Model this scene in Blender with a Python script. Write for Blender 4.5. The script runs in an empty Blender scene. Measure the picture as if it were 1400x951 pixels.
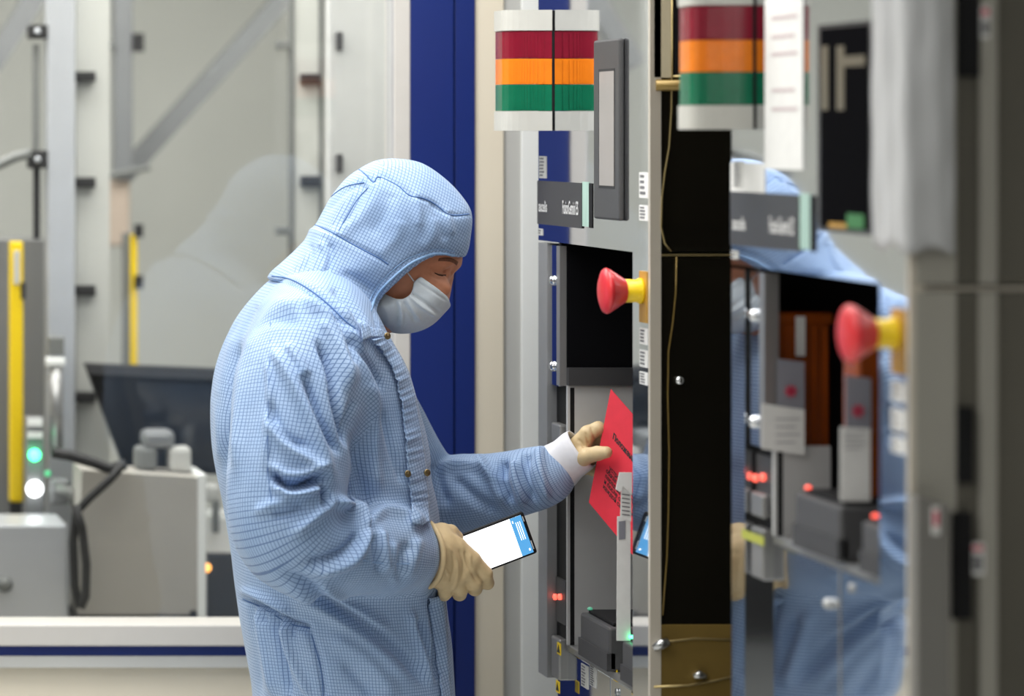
import bpy, bmesh, math, random
import numpy as np
from mathutils import Vector, Matrix
from mathutils.bvhtree import BVHTree

random.seed(7)
rng = np.random.default_rng(7)
SC = bpy.context.scene
COL = SC.collection

# ---------------------------------------------------------------- camera, light, exposure
HC = 1.72                       # eye height
FPX = 4000.0                    # focal length in pixels of a 1400 px wide frame
cam_d = bpy.data.cameras.new('camera')
cam = bpy.data.objects.new('camera', cam_d); COL.objects.link(cam)
cam.location = (0, 0, HC); cam.rotation_euler = (math.pi / 2, 0, 0)
cam_d.sensor_width = 36.0; cam_d.lens = FPX / 1400 * 36
cam_d.shift_x = 1080 / 1400; cam_d.shift_y = -290 / 1400
cam_d.clip_start = 0.05; cam_d.clip_end = 60
cam_d.dof.use_dof = True; cam_d.dof.focus_distance = 4.60; cam_d.dof.aperture_fstop = 2.3
SC.camera = cam

SC.view_settings.view_transform = 'Standard'
SC.view_settings.look = 'None'
SC.view_settings.exposure = 0.0
SC.view_settings.gamma = 1.0
SC.view_settings.use_curve_mapping = False

world = bpy.data.worlds.new('world'); SC.world = world; world.use_nodes = True
world.node_tree.nodes['Background'].inputs[0].default_value = (0.5, 0.52, 0.55, 1)
world.node_tree.nodes['Background'].inputs[1].default_value = 0.25

def area(name, loc, size, power, color=(1, 1, 1), rot=(0, 0, 0)):
    l = bpy.data.lights.new(name, 'AREA'); l.shape = 'RECTANGLE'; l.size, l.size_y = size
    l.energy = power; l.color = color
    o = bpy.data.objects.new(name, l); COL.objects.link(o); o.location = loc; o.rotation_euler = rot
    return o
area('ceiling_lamp', (0.75, 4.35, 2.72), (1.1, 0.8), 29, (1.0, 0.985, 0.96))
area('ceiling_lamp', (-0.3, 3.4, 2.72), (1.2, 1.6), 24, (1.0, 0.985, 0.96))
area('ceiling_lamp', (-1.7, 3.2, 2.72), (1.2, 2.4), 28, (1.0, 0.985, 0.96))
area('ceiling_lamp', (0.3, 1.2, 2.72), (2.0, 1.2), 20, (1.0, 0.985, 0.96))
area('enclosure_fill', (0.2, 5.85, 2.62), (2.8, 0.9), 68, (1.0, 0.99, 0.96))  # added unseen lamp, put in to brighten the enclosure interior

# ---------------------------------------------------------------- helpers
def W(px, py, y):
    """point at depth y that lies on the line of sight through pixel (px, py)"""
    return Vector(((px + 380) * y / FPX, y, HC - (py - 185) * y / FPX))

def srgb(r, g, b):
    f = lambda c: (c / 255 / 12.92) if c / 255 <= 0.04045 else ((c / 255 + 0.055) / 1.055) ** 2.4
    return (f(r), f(g), f(b), 1)

def mat(name, col, rough=0.5, metal=0.0, noise=0.0, scale=30.0, bump=0.0, spec=0.5, emit=None, estr=0.0, coat=0.0,
        stretch=(1, 1, 1), rvar=0.0, alpha=1.0, trans=0.0):
    m = bpy.data.materials.new(name); m.use_nodes = True
    nt = m.node_tree; b = nt.nodes['Principled BSDF']
    c = col if len(col) == 4 else (*col, 1)
    b.inputs['Base Color'].default_value = c
    b.inputs['Roughness'].default_value = rough
    b.inputs['Metallic'].default_value = metal
    b.inputs['Specular IOR Level'].default_value = spec
    b.inputs['Coat Weight'].default_value = coat
    b.inputs['Transmission Weight'].default_value = trans
    b.inputs['Alpha'].default_value = alpha
    if emit:
        b.inputs['Emission Color'].default_value = emit; b.inputs['Emission Strength'].default_value = estr
    if noise or bump or rvar:
        tc = nt.nodes.new('ShaderNodeTexCoord'); mp = nt.nodes.new('ShaderNodeMapping')
        mp.inputs['Scale'].default_value = stretch
        nt.links.new(tc.outputs['Object'], mp.inputs['Vector'])
        n = nt.nodes.new('ShaderNodeTexNoise'); n.inputs['Scale'].default_value = scale; n.inputs['Detail'].default_value = 4
        nt.links.new(mp.outputs['Vector'], n.inputs['Vector'])
        if noise:
            r = nt.nodes.new('ShaderNodeValToRGB')
            r.color_ramp.elements[0].position = 0.3; r.color_ramp.elements[1].position = 0.7
            r.color_ramp.elements[0].color = tuple(max(0, v * (1 - noise)) for v in c[:3]) + (1,)
            r.color_ramp.elements[1].color = tuple(min(1, v * (1 + noise)) for v in c[:3]) + (1,)
            nt.links.new(n.outputs['Fac'], r.inputs['Fac']); nt.links.new(r.outputs['Color'], b.inputs['Base Color'])
        if bump:
            bp = nt.nodes.new('ShaderNodeBump'); bp.inputs['Strength'].default_value = bump; bp.inputs['Distance'].default_value = 0.002
            nt.links.new(n.outputs['Fac'], bp.inputs['Height']); nt.links.new(bp.outputs['Normal'], b.inputs['Normal'])
        if rvar:
            mr = nt.nodes.new('ShaderNodeMapRange'); mr.inputs['To Min'].default_value = max(0, rough - rvar); mr.inputs['To Max'].default_value = rough + rvar
            nt.links.new(n.outputs['Fac'], mr.inputs['Value']); nt.links.new(mr.outputs['Result'], b.inputs['Roughness'])
    return m

def glass_mat(name, tint=(1, 1, 1, 1), ior=1.5, rough=0.0, boost=1.0):
    """thin pane: clear view through plus a Fresnel reflection"""
    m = bpy.data.materials.new(name); m.use_nodes = True; nt = m.node_tree
    for n in list(nt.nodes): nt.nodes.remove(n)
    out = nt.nodes.new('ShaderNodeOutputMaterial'); mx = nt.nodes.new('ShaderNodeMixShader')
    tr = nt.nodes.new('ShaderNodeBsdfTransparent'); tr.inputs[0].default_value = tint
    gl = nt.nodes.new('ShaderNodeBsdfGlossy'); gl.inputs['Roughness'].default_value = rough
    fr = nt.nodes.new('ShaderNodeFresnel'); fr.inputs[0].default_value = ior
    mm = nt.nodes.new('ShaderNodeMath'); mm.operation = 'MULTIPLY'; mm.inputs[1].default_value = boost
    nt.links.new(fr.outputs[0], mm.inputs[0]); nt.links.new(mm.outputs[0], mx.inputs[0])
    nt.links.new(tr.outputs[0], mx.inputs[1]); nt.links.new(gl.outputs[0], mx.inputs[2])
    nt.links.new(mx.outputs[0], out.inputs[0])
    return m

def link(name, me, m=None, parent=None, smooth=False):
    o = bpy.data.objects.new(name, me); COL.objects.link(o)
    if m is not None: me.materials.append(m)
    if parent is not None: o.parent = parent; o.matrix_parent_inverse = parent_world_inv(parent)
    if smooth:
        me.polygons.foreach_set('use_smooth', [True] * len(me.polygons))
    return o

def parent_world_inv(p):
    M = Matrix.Identity(4); q = p
    chain = []
    while q is not None:
        chain.append(q); q = q.parent
    for q in reversed(chain):
        M = M @ q.matrix_parent_inverse @ q.matrix_basis if q.parent is not None else q.matrix_basis.copy()
    return M.inverted()

def tag(o, label=None, cat=None, group=None, kind=None):
    if label: o['label'] = label
    if cat: o['category'] = cat
    if group: o['group'] = group
    if kind: o['kind'] = kind
    return o

def empty(name, loc, label=None, cat=None, group=None, kind=None):
    o = bpy.data.objects.new(name, None); COL.objects.link(o); o.location = loc; o.empty_display_size = 0.05
    return tag(o, label, cat, group, kind)

class MB:
    """collects shapes and links them as one mesh object"""
    def __init__(s): s.bm = bmesh.new()
    def box(s, x0, x1, y0, y1, z0, z1, bev=0.0, M=None):
        r = bmesh.ops.create_cube(s.bm, size=1.0); vs = r['verts']
        for v in vs:
            v.co = Vector((x0 + (v.co.x + .5) * (x1 - x0), y0 + (v.co.y + .5) * (y1 - y0), z0 + (v.co.z + .5) * (z1 - z0)))
        if bev > 0:
            es = list({e for v in vs for e in v.link_edges})
            r = bmesh.ops.bevel(s.bm, geom=es, offset=bev, segments=2, affect='EDGES', profile=0.5)
            vs = list({v for f in r['faces'] for v in f.verts} | {v for v in vs if v.is_valid})
        if M is not None:
            for v in vs: v.co = M @ v.co
        return s
    def tube(s, pts, r, n=10, caps=True):
        pts = [Vector(p) for p in pts]; rr = r if isinstance(r, (list, tuple)) else [r] * len(pts)
        rings = []; prev = None
        for i, p in enumerate(pts):
            t = (pts[min(i + 1, len(pts) - 1)] - pts[max(i - 1, 0)]).normalized()
            if prev is None:
                a = Vector((0, 0, 1)) if abs(t.z) < 0.9 else Vector((1, 0, 0))
                u = t.cross(a).normalized()
            else:
                u = (prev - t * prev.dot(t)).normalized()
            prev = u; w = t.cross(u)
            rings.append([s.bm.verts.new(p + (u * math.cos(2 * math.pi * k / n) + w * math.sin(2 * math.pi * k / n)) * rr[i]) for k in range(n)])
        for a, b in zip(rings, rings[1:]):
            for k in range(n): s.bm.faces.new((a[k], a[(k + 1) % n], b[(k + 1) % n], b[k]))
        if caps:
            s.bm.faces.new(list(reversed(rings[0]))); s.bm.faces.new(rings[-1])
        return s
    def lathe(s, prof, origin, axis=(0, 0, 1), n=28):
        """prof: list of (radius, along)"""
        ax = Vector(axis).normalized(); a = Vector((0, 0, 1)) if abs(ax.z) < 0.9 else Vector((1, 0, 0))
        u = ax.cross(a).normalized(); w = ax.cross(u); o = Vector(origin); rings = []
        for (r, h) in prof:
            rings.append([s.bm.verts.new(o + ax * h + (u * math.cos(2 * math.pi * k / n) + w * math.sin(2 * math.pi * k / n)) * max(r, 1e-5)) for k in range(n)])
        for A, B in zip(rings, rings[1:]):
            for k in range(n): s.bm.faces.new((A[k], A[(k + 1) % n], B[(k + 1) % n], B[k]))
        s.bm.faces.new(list(reversed(rings[0]))); s.bm.faces.new(rings[-1])
        return s
    def prism(s, poly, d):
        """poly: list of points, extruded by vector d"""
        d = Vector(d); A = [s.bm.verts.new(Vector(p)) for p in poly]; B = [s.bm.verts.new(Vector(p) + d) for p in poly]
        n = len(A); s.bm.faces.new(A); s.bm.faces.new(list(reversed(B)))
        for k in range(n): s.bm.faces.new((A[k], B[k], B[(k + 1) % n], A[(k + 1) % n]))
        return s
    def quadsheet(s, rows):
        V = [[s.bm.verts.new(Vector(p)) for p in r] for r in rows]
        for a, b in zip(V, V[1:]):
            for k in range(len(a) - 1): s.bm.faces.new((a[k], a[k + 1], b[k + 1], b[k]))
        return s
    def build(s, name, m, parent=None, smooth=False, auto=False):
        bmesh.ops.recalc_face_normals(s.bm, faces=s.bm.faces[:])
        me = bpy.data.meshes.new(name); s.bm.to_mesh(me); s.bm.free()
        o = link(name, me, m, parent, smooth or auto)
        if auto:
            me.polygons.foreach_set('use_smooth', [True] * len(me.polygons)); me.set_sharp_from_angle(angle=math.radians(38))
        return o

def text_mesh(name, body, size, m, parent, loc, ux, uz, xscale=1.0, bold=0.0, align='LEFT'):
    """flat print: ux is the reading direction, uz the upward direction"""
    c = bpy.data.curves.new(name, 'FONT'); c.body = body; c.size = size; c.align_x = align; c.offset = bold
    c.resolution_u = 3
    t = bpy.data.objects.new(name, c); COL.objects.link(t)
    dg = bpy.context.evaluated_depsgraph_get(); dg.update()
    me = bpy.data.meshes.new_from_object(t.evaluated_get(dg))
    bpy.data.objects.remove(t); bpy.data.curves.remove(c)
    ux = Vector(ux).normalized(); uz = Vector(uz).normalized(); loc = Vector(loc)
    for v in me.vertices: v.co = loc + ux * v.co.x * xscale + uz * v.co.y
    me.materials.clear(); me.name = name
    return link(name, me, m, parent)

# ---------------------------------------------------------------- materials
M = {}
M['steel'] = mat('polished_steel', (0.74, 0.755, 0.78), 0.045, 1.0, bump=0.012, scale=3, stretch=(1, 1, .4))
M['steel_sat'] = mat('satin_steel', (0.45, 0.46, 0.47), 0.28, 1.0, noise=0.06, scale=20, stretch=(1, 1, .05))
M['steel_grey'] = mat('grey_brushed_steel', (0.36, 0.36, 0.36), 0.35, 0.7, noise=0.06, scale=40, stretch=(1, 1, .05))
M['bronze'] = mat('dark_reflection_steel', (0.040, 0.036, 0.026), 0.16, 0.85, noise=0.15, scale=3)  # dark mirror reflections of the gap put into the base colour
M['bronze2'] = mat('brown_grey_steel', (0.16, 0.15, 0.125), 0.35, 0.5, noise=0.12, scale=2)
M['gold'] = mat('gold_reflection', srgb(140, 116, 62), 0.3, 0.35, noise=0.1, scale=5)  # gold reflections put into the colour
M['gold_line'] = mat('brass_line', srgb(190, 170, 120), 0.3, 0.8)
M['beige_metal'] = mat('beige_reflection', srgb(214, 202, 172), 0.4, 0.0, noise=0.04)  # beige reflection put into the colour
M['tan_edge'] = mat('tan_edge_steel', srgb(206, 198, 184), 0.4, 0.2)
M['grey_panel'] = mat('grey_painted_metal', srgb(188, 188, 188), 0.5, 0.1, noise=0.05, scale=14)
M['black_glass'] = mat('black_acrylic', (0.006, 0.006, 0.007), 0.5, 0, spec=0.0)
M['black'] = mat('black_plastic', (0.012, 0.012, 0.013), 0.5, noise=0.1, spec=0.15)
M['dark_grey'] = mat('dark_grey_plastic', srgb(74, 74, 76), 0.45, noise=0.04, scale=200)
M['charcoal'] = mat('charcoal_plate', srgb(62, 62, 64), 0.45)
M['mid_grey'] = mat('mid_grey_plastic', srgb(70, 70, 71), 0.5, noise=0.03, scale=200)
M['white'] = mat('white_plastic', srgb(192, 191, 184), 0.45, noise=0.02)
M['white_paper'] = mat('white_paper', srgb(228, 228, 226), 0.8, noise=0.03, scale=60)
M['ink'] = mat('black_ink', (0.02, 0.02, 0.022), 0.7)
M['grey_ink'] = mat('grey_ink', (0.16, 0.16, 0.17), 0.7)
M['white_print'] = mat('white_print', srgb(215, 215, 215), 0.6)
M['red_ink'] = mat('red_ink', srgb(205, 60, 90), 0.7)
M['lens_red'] = mat('red_lens', srgb(132, 18, 42), 0.25, coat=0.3, noise=0.06, scale=60)
M['lens_amber'] = mat('amber_lens', srgb(236, 128, 22), 0.25, coat=0.3, noise=0.05, scale=60)
M['lens_green'] = mat('green_lens', srgb(8, 108, 76), 0.25, coat=0.3, noise=0.06, scale=60)
M['red'] = mat('red_plastic', srgb(214, 44, 52), 0.35, coat=0.2)
M['yellow'] = mat('yellow_plastic', srgb(246, 210, 20), 0.4)
M['amber_plate'] = mat('amber_plate', srgb(186, 142, 58), 0.4)
M['pale_green'] = mat('pale_green_film', srgb(170, 200, 188), 0.3, noise=0.12, scale=60, stretch=(1, 1, .2))
M['screen_off'] = mat('pale_screen', srgb(158, 153, 150), 0.2, noise=0.05, scale=6)
M['amber_box'] = mat('amber_polycarbonate', srgb(150, 68, 10), 0.18, coat=0.3, noise=0.25, scale=14, stretch=(1, 1, .08))
M['grey_card'] = mat('grey_card', srgb(134, 134, 144), 0.6)
M['blue_paint'] = mat('blue_paint', srgb(16, 40, 112), 0.42, noise=0.03, scale=8)
M['cream'] = mat('cream_paint', srgb(232, 222, 202), 0.5, noise=0.015, scale=6)
M['wgrey'] = mat('pale_grey_paint', srgb(196, 196, 192), 0.5, noise=0.015, scale=6)
M['wwhite'] = mat('white_paint', srgb(246, 248, 246), 0.45, noise=0.01)
M['frame'] = mat('grey_white_frame', srgb(208, 204, 198), 0.45, noise=0.015)
M['encl'] = mat('enclosure_grey', srgb(198, 199, 194), 0.55, noise=0.03, scale=3)
M['encl_d'] = mat('enclosure_dark', srgb(120, 122, 120), 0.55, noise=0.05, scale=4)
M['alu'] = mat('aluminium', srgb(200, 203, 208), 0.35, 0.35, noise=0.03, scale=10)
M['alu_d'] = mat('dull_aluminium', srgb(140, 142, 144), 0.4, 0.3, noise=0.05, scale=10)
M['rubber'] = mat('black_rubber', (0.02, 0.02, 0.021), 0.6)
M['floor'] = mat('vinyl_floor', srgb(222, 223, 220), 0.35, noise=0.03, scale=5)
M['glass'] = glass_mat('window_glass', (0.96, 0.97, 0.965, 1), 1.5, 0.0, 2.0)
M['film'] = mat('cloudy_film', srgb(190, 191, 193), 0.4, noise=0.08, scale=7, bump=0.4, spec=0.3, stretch=(1, 1, .3))
M['skin'] = mat('skin', srgb(204, 138, 106), 0.5, noise=0.08, scale=60, spec=0.4)
M['brow'] = mat('brown_hair', srgb(70, 44, 30), 0.7)
M['maskw'] = mat('mask_fabric', srgb(206, 215, 222), 0.75, noise=0.03, scale=200)
M['latex'] = mat('latex_glove', srgb(206, 182, 140), 0.5, noise=0.06, scale=70, bump=0.35)
M['cuffw'] = mat('white_cuff', srgb(222, 222, 228), 0.7, noise=0.03, scale=120)
M['seam'] = mat('seam_thread', srgb(78, 112, 164), 0.8)
M['hem'] = mat('hem_blue', srgb(142, 178, 220), 0.75, noise=0.1, scale=260)
M['brass'] = mat('brass_snap', srgb(150, 132, 96), 0.3, 0.9)

def led(name, col, s):
    return mat(name, (0.1, 0.1, 0.1), 0.4, emit=(*col, 1), estr=s)
M['led_green'] = led('green_lamp', (0.05, 1.0, 0.35), 9)
M['led_white'] = led('white_lamp', (1, 1, 1), 6)
M['led_orange'] = led('orange_lamp', (1.0, 0.42, 0.08), 3)
M['led_red'] = led('red_lamp', (1.0, 0.10, 0.06), 2.4)
M['scr_white'] = led('lit_screen', (0.98, 0.99, 1.0), 2.2)
M['scr_blue'] = led('lit_blue_header', (0.06, 0.42, 0.88), 0.9)

def fabric(name):
    """pale blue antistatic cloth with a woven grid of darker conductive thread"""
    m = bpy.data.materials.new(name); m.use_nodes = True; nt = m.node_tree; b = nt.nodes['Principled BSDF']
    b.inputs['Roughness'].default_value = 0.62; b.inputs['Specular IOR Level'].default_value = 0.35
    b.inputs['Sheen Weight'].default_value = 0.15
    uv = nt.nodes.new('ShaderNodeUVMap'); uv.uv_map = 'UVMap'
    sp = nt.nodes.new('ShaderNodeSeparateXYZ'); nt.links.new(uv.outputs[0], sp.inputs[0])
    lines = []
    for ax, wdt in ((0, 0.19), (1, 0.16)):
        d = nt.nodes.new('ShaderNodeMath'); d.operation = 'DIVIDE'; d.inputs[1].default_value = 0.0050
        f = nt.nodes.new('ShaderNodeMath'); f.operation = 'FRACT'
        l = nt.nodes.new('ShaderNodeMath'); l.operation = 'LESS_THAN'; l.inputs[1].default_value = wdt
        nt.links.new(sp.outputs[ax], d.inputs[0]); nt.links.new(d.outputs[0], f.inputs[0]); nt.links.new(f.outputs[0], l.inputs[0])
        lines.append(l)
    mx = nt.nodes.new('ShaderNodeMath'); mx.operation = 'MAXIMUM'
    nt.links.new(lines[0].outputs[0], mx.inputs[0]); nt.links.new(lines[1].outputs[0], mx.inputs[1])
    n = nt.nodes.new('ShaderNodeTexNoise'); n.inputs['Scale'].default_value = 9; n.inputs['Detail'].default_value = 5
    tc = nt.nodes.new('ShaderNodeTexCoord'); nt.links.new(tc.outputs['Object'], n.inputs['Vector'])
    r = nt.nodes.new('ShaderNodeValToRGB')
    r.color_ramp.elements[0].position = 0.35; r.color_ramp.elements[1].position = 0.65
    r.color_ramp.elements[0].color = srgb(150, 177, 213); r.color_ramp.elements[1].color = srgb(167, 191, 222)
    nt.links.new(n.outputs['Fac'], r.inputs['Fac'])
    mc = nt.nodes.new('ShaderNodeMix'); mc.data_type = 'RGBA'
    nt.links.new(mx.outputs[0], mc.inputs[0]); nt.links.new(r.outputs['Color'], mc.inputs[6]); mc.inputs[7].default_value = srgb(94, 121, 166)
    nt.links.new(mc.outputs[2], b.inputs['Base Color'])
    n2 = nt.nodes.new('ShaderNodeTexNoise'); n2.inputs['Scale'].default_value = 38; n2.inputs['Detail'].default_value = 3
    nt.links.new(tc.outputs['Object'], n2.inputs['Vector'])
    bp = nt.nodes.new('ShaderNodeBump'); bp.inputs['Strength'].default_value = 0.35; bp.inputs['Distance'].default_value = 0.004
    nt.links.new(n2.outputs['Fac'], bp.inputs['Height']); nt.links.new(bp.outputs['Normal'], b.inputs['Normal'])
    return m
M['fabric'] = fabric('checked_blue_cloth')

# ---------------------------------------------------------------- the setting
YW = 5.17                                   # wall with the window
def wx(px, y=YW): return (px + 380) * y / FPX
def wz(py, y=YW): return HC - (py - 185) * y / FPX
CEIL = 2.8
def struct(name, mb, m, parent=None, **k):
    return tag(mb.build(name, m, parent, **k), kind='structure')
struct('floor', MB().box(-3, 3.2, -2.2, 7.6, -0.06, 0), M['floor'])
struct('ceiling', MB().box(-3, 3.2, -2.2, 7.6, CEIL, CEIL + .06), M['wwhite'])
struct('wall_left', MB().box(-3.06, -3, -2.2, 7.6, 0, CEIL), M['wgrey'])
struct('wall_right', MB().box(3.2, 3.26, -2.2, 7.6, 0, CEIL), M['wgrey'])
struct('wall_front', MB().box(-3, 3.2, -2.26, -2.2, 0, CEIL), M['charcoal'])
struct('wall_rear', MB().box(-3, 3.2, 7.6, 7.66, 0, CEIL), M['encl'])
XL, XR = -2.0, wx(560)
# wall with the window: lower cladding, upper strip, and the right-hand uprights
wb = struct('wall_back', MB().box(-3, XR, YW + .012, YW + .07, 0, wz(910)), M['cream'])
struct('header', MB().box(-3, XR, YW + .012, YW + .07, 2.35, CEIL), M['cream'], wb)
struct('side_panel', MB().box(-3, XL, YW + .012, YW + .07, wz(910), 2.35), M['cream'], wb)
struct('blue_panel', MB().box(wx(560), wx(621) - .0012, YW - .004, YW + .07, 0, CEIL, .002), M['blue_paint'], wb)
struct('blue_panel', MB().box(wx(621) + .0012, wx(650), YW, YW + .07, 0, CEIL, .002), M['blue_paint'], wb)
struct('cream_panel', MB().box(wx(650), wx(690), YW + .006, YW + .07, 0, CEIL, .001), M['cream'], wb)
struct('grey_panel', MB().box(wx(690), wx(715), YW + .012, YW + .07, 0, CEIL, .001), M['wgrey'], wb)
struct('white_panel', MB().box(wx(715), 3.2, YW + .008, YW + .07, 0, CEIL, .001), M['wwhite'], wb)
# window: sill rails, jamb, pane
wn = struct('window_1', MB().box(wx(538), XR, YW - .006, YW + .07, wz(880), 2.35, .002), M['frame'])
struct('sill', MB().box(XL, XR, YW - .02, YW + .07, wz(880), wz(851), .003), M['frame'], wn)
struct('blue_stripe', MB().box(XL, XR, YW - .005, YW + .05, wz(895), wz(880), .001), M['blue_paint'], wn)
struct('lower_rail', MB().box(XL, XR, YW - .008, YW + .05, wz(911), wz(895), .001), M['wgrey'], wn)
struct('top_rail', MB().box(XL, XR, YW - .006, YW + .07, 2.31, 2.35), M['frame'], wn)
struct('left_jamb', MB().box(XL, XL + .03, YW - .006, YW + .07, wz(851), 2.31), M['frame'], wn)
struct('gasket', MB().box(wx(535), wx(538), YW - .003, YW + .04, wz(851), 2.31), M['grey_panel'], wn)
struct('pane', MB().quadsheet([[(XL + .03, YW + .02, wz(851)), (wx(535), YW + .02, wz(851))], [(XL + .03, YW + .02, 2.31), (wx(535), YW + .02, 2.31)]]), M['glass'], wn)
# enclosure behind the window: right-hand partition
struct('wall_enclosure', MB().box(1.75, 1.80, YW + .071, 7.6, 0, CEIL), M['encl'])

# ---------------------------------------------------------------- equipment behind the glass
YE = 6.15
def pxbox(mb, x0, x1, y0, y1, d, t, bev=0.0):
    """upright box whose front face (nearest the window) covers these pixels at depth d"""
    a, b = W(x0, y1, d), W(x1, y0, d)
    return mb.box(a.x, b.x, d, d + t, a.z, b.z, bev)

ZB = wz(850, YE) - .02
st = empty('work_bench', (0.0, YE, 0), 'long steel bench inside the enclosure carrying the grey boxes', 'bench')
MB().box(-1.6, 1.6, 5.5, 7.1, ZB - .03, ZB, .004).build('bench_top', M['encl_d'], st)
for x in (-1.5, 1.5):
    for y in (5.6, 7.0): MB().box(x - .03, x + .03, y - .03, y + .03, 0, ZB - .03).build('leg', M['alu_d'], st)

def post(name, label, x0, x1, d, t, m, z0=None, ztop=2.8):
    a = W(x0, 0, d).x; b = W(x1, 0, d).x
    o = empty(name, ((a + b) / 2, d, ZB if z0 is None else z0), label, 'post')
    MB().box(a, b, d, d + t, ZB if z0 is None else z0, ztop, .004).build('profile', m, o)
    return o
YP = 6.0
p1 = post('guard_post', 'bright white aluminium post in the enclosure, left of the black hinge blocks', 65, 103, YP, .06, M['alu'])
for (y0, y1) in ((33, 52), (205, 230)):
    k = pxbox(MB(), 40, 66, y0, y1, YP, .05, .003).build('clamp', M['rubber'], p1)
    c = W(51, (y0 + y1) / 2, YP)
    MB().lathe([(.006, 0), (.006, .006), (.003, .009)], c, (0, -1, 0), 12).build('bolt', M['alu'], k)
pxbox(MB(), 45, 54, 60, 205, YP + .02, .014).build('rod', M['encl_d'], p1)
pxbox(MB(), 46, 55, 230, 326, YP + .02, .014).build('rod', M['rubber'], p1)
# panel door with black hinge blocks
dp = empty('enclosure_door', (W(120, 0, YP).x, YP, ZB), 'pale grey enclosure door leaf with a column of black hinge blocks', 'door')
pxbox(MB(), 104, 150, -260, 848, YP + .05, .02).build('leaf', M['encl'], dp)
for yy in (104, 249, 397, 543):
    pxbox(MB(), 104, 131, yy - 7, yy + 7, YP + .02, .03, .002).build('hinge_block', M['rubber'], dp)
p2 = post('door_post', 'grey aluminium post with two black hinge blocks behind the hood', 399, 441, YP, .05, M['encl'])
for a_ in (397, 436): pxbox(MB(), a_, a_ + 6, -260, 846, YP - .004, .03, .001).build('edge_strip', M['encl_d'], p2)  # darker strips along both edges of the post
for yy in (108, 248, 390):
    pxbox(MB(), 413, 439, yy - 8, yy + 7, YP - .025, .025, .002).build('hinge_block', M['rubber'], p2)
for yy in (61, 315):
    pxbox(MB(), 379, 399, yy - 6, yy + 6, YP, .03, .002).build('clamp', M['encl_d'], p2)
pn = empty('latch_panel', (W(490, 0, 5.75).x, 5.75, ZB), 'white enclosure panel with two small grey latches beside the window jamb', 'panel')
pxbox(MB(), 449, 560, -260, 848, 5.75, .03, .004).build('leaf', mat('leaf_white', srgb(206, 207, 205), .5, noise=.02), pn)
for yy in (55, 222): pxbox(MB(), 461, 469, yy - 12, yy + 13, 5.735, .015, .002).build('latch', M['dark_grey'], pn)
# back strut with clamps
p3 = post('rear_strut', 'dull grey strut far back in the enclosure with small clamps', 156, 182, 6.8, .04, M['alu_d'], z0=wz(246, 6.8))
pxbox(MB(), 182, 197, 45, 70, 6.79, .03).build('clamp', M['rubber'], p3)
pxbox(MB(), 138, 156, 55, 66, 6.79, .03).build('clamp', M['encl_d'], p3)
MB().tube([W(150, 240, 6.78), W(205, 228, 6.78)], .008).build('rod', M['encl_d'], p3)
# diagonal brace
a, b = W(398, -12, 6.9), W(165, 245, 6.9)
dv = (b - a).normalized(); nv = Vector((dv.z, 0, -dv.x)) * .022
db = MB().prism([a + nv, b + nv, b - nv, a - nv], (0, .04, 0)).build('diagonal_brace', M['alu_d'])
tag(db, 'long grey brace running diagonally behind the glass', 'brace')
a, b = W(58, -20, 6.7), W(-12, 90, 6.7)
dv = (b - a).normalized(); nv = Vector((dv.z, 0, -dv.x)) * .024
tag(MB().prism([a + nv, b + nv, b - nv, a - nv], (0, .04, 0)).build('diagonal_brace', M['alu_d']), 'short grey brace in the upper corner left of the white post', 'brace')
hs = MB().tube([W(-30, 240, YP), W(-5, 226, YP), W(20, 214, YP), W(42, 208, YP)], .011, 10).build('air_hose', M['encl_d'], None, True)
tag(hs, 'dark grey air hose curving into the clamp on the white post', 'hose')
# column and light curtains
p4 = post('machine_column', 'dull steel column behind the yellow bar at the left of the enclosure', -60, 62, YP + .25, .1, M['steel_grey'], ztop=wz(325, YP + .25))
lc = empty('light_curtain', W(21, 685, YP), 'tall yellow safety bar with a pale insert standing left of the white post', 'safety bar')
pxbox(MB(), 14, 32, 330, 686, YP, .035, .004).build('housing', M['yellow'], lc)
pxbox(MB(), 19, 27, 342, 388, YP - .004, .01, .001).build('window_strip', M['wgrey'], lc)
pxbox(MB(), 29, 35, 386, 408, YP - .006, .012).build('bracket', M['rubber'], lc)
pxbox(MB(), 14, 30, 686, 712, YP + .002, .03).build('foot', M['rubber'], lc)
lc2 = empty('light_curtain', W(183, 495, 6.5), 'thin far yellow safety bar above the black monitor', 'safety bar')
pxbox(MB(), 179, 188, 320, 850, 6.5, .03, .003).build('housing', M['yellow'], lc2)
pxbox(MB(), 169, 178, 318, 850, 6.51, .03).build('bracket', M['encl_d'], lc2)
for yy in (315, 385): pxbox(MB(), 184, 196, yy - 9, yy + 9, 6.49, .01).build('clamp', M['rubber'], lc2)
tb = p3
pxbox(MB(), 141, 178, 246, 336, 6.8, .04, .006).build('tan_reflection', mat('faint_tan', srgb(184, 168, 154), .6), tb)  # faint tan reflection in the glass, put in as a solid block
pxbox(MB(), 132, 141, 306, 322, 6.8, .03).build('knob', M['rubber'], tb)
# pneumatic cylinder in front of the post
cy = empty('air_cylinder', W(77, 610, YP - .06), 'upright steel air cylinder with a white collar in front of the white post', 'cylinder')
pxbox(MB(), 67, 88, 460, 485, YP - .07, .03, .003).build('head', M['encl_d'], cy)
pxbox(MB(), 64, 90, 489, 500, YP - .075, .035, .004).build('collar', M['wwhite'], cy)
MB().tube([W(77, 500, YP - .06), W(77, 620, YP - .06)], .013, 16).build('barrel', M['steel_grey'], cy, True)
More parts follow.
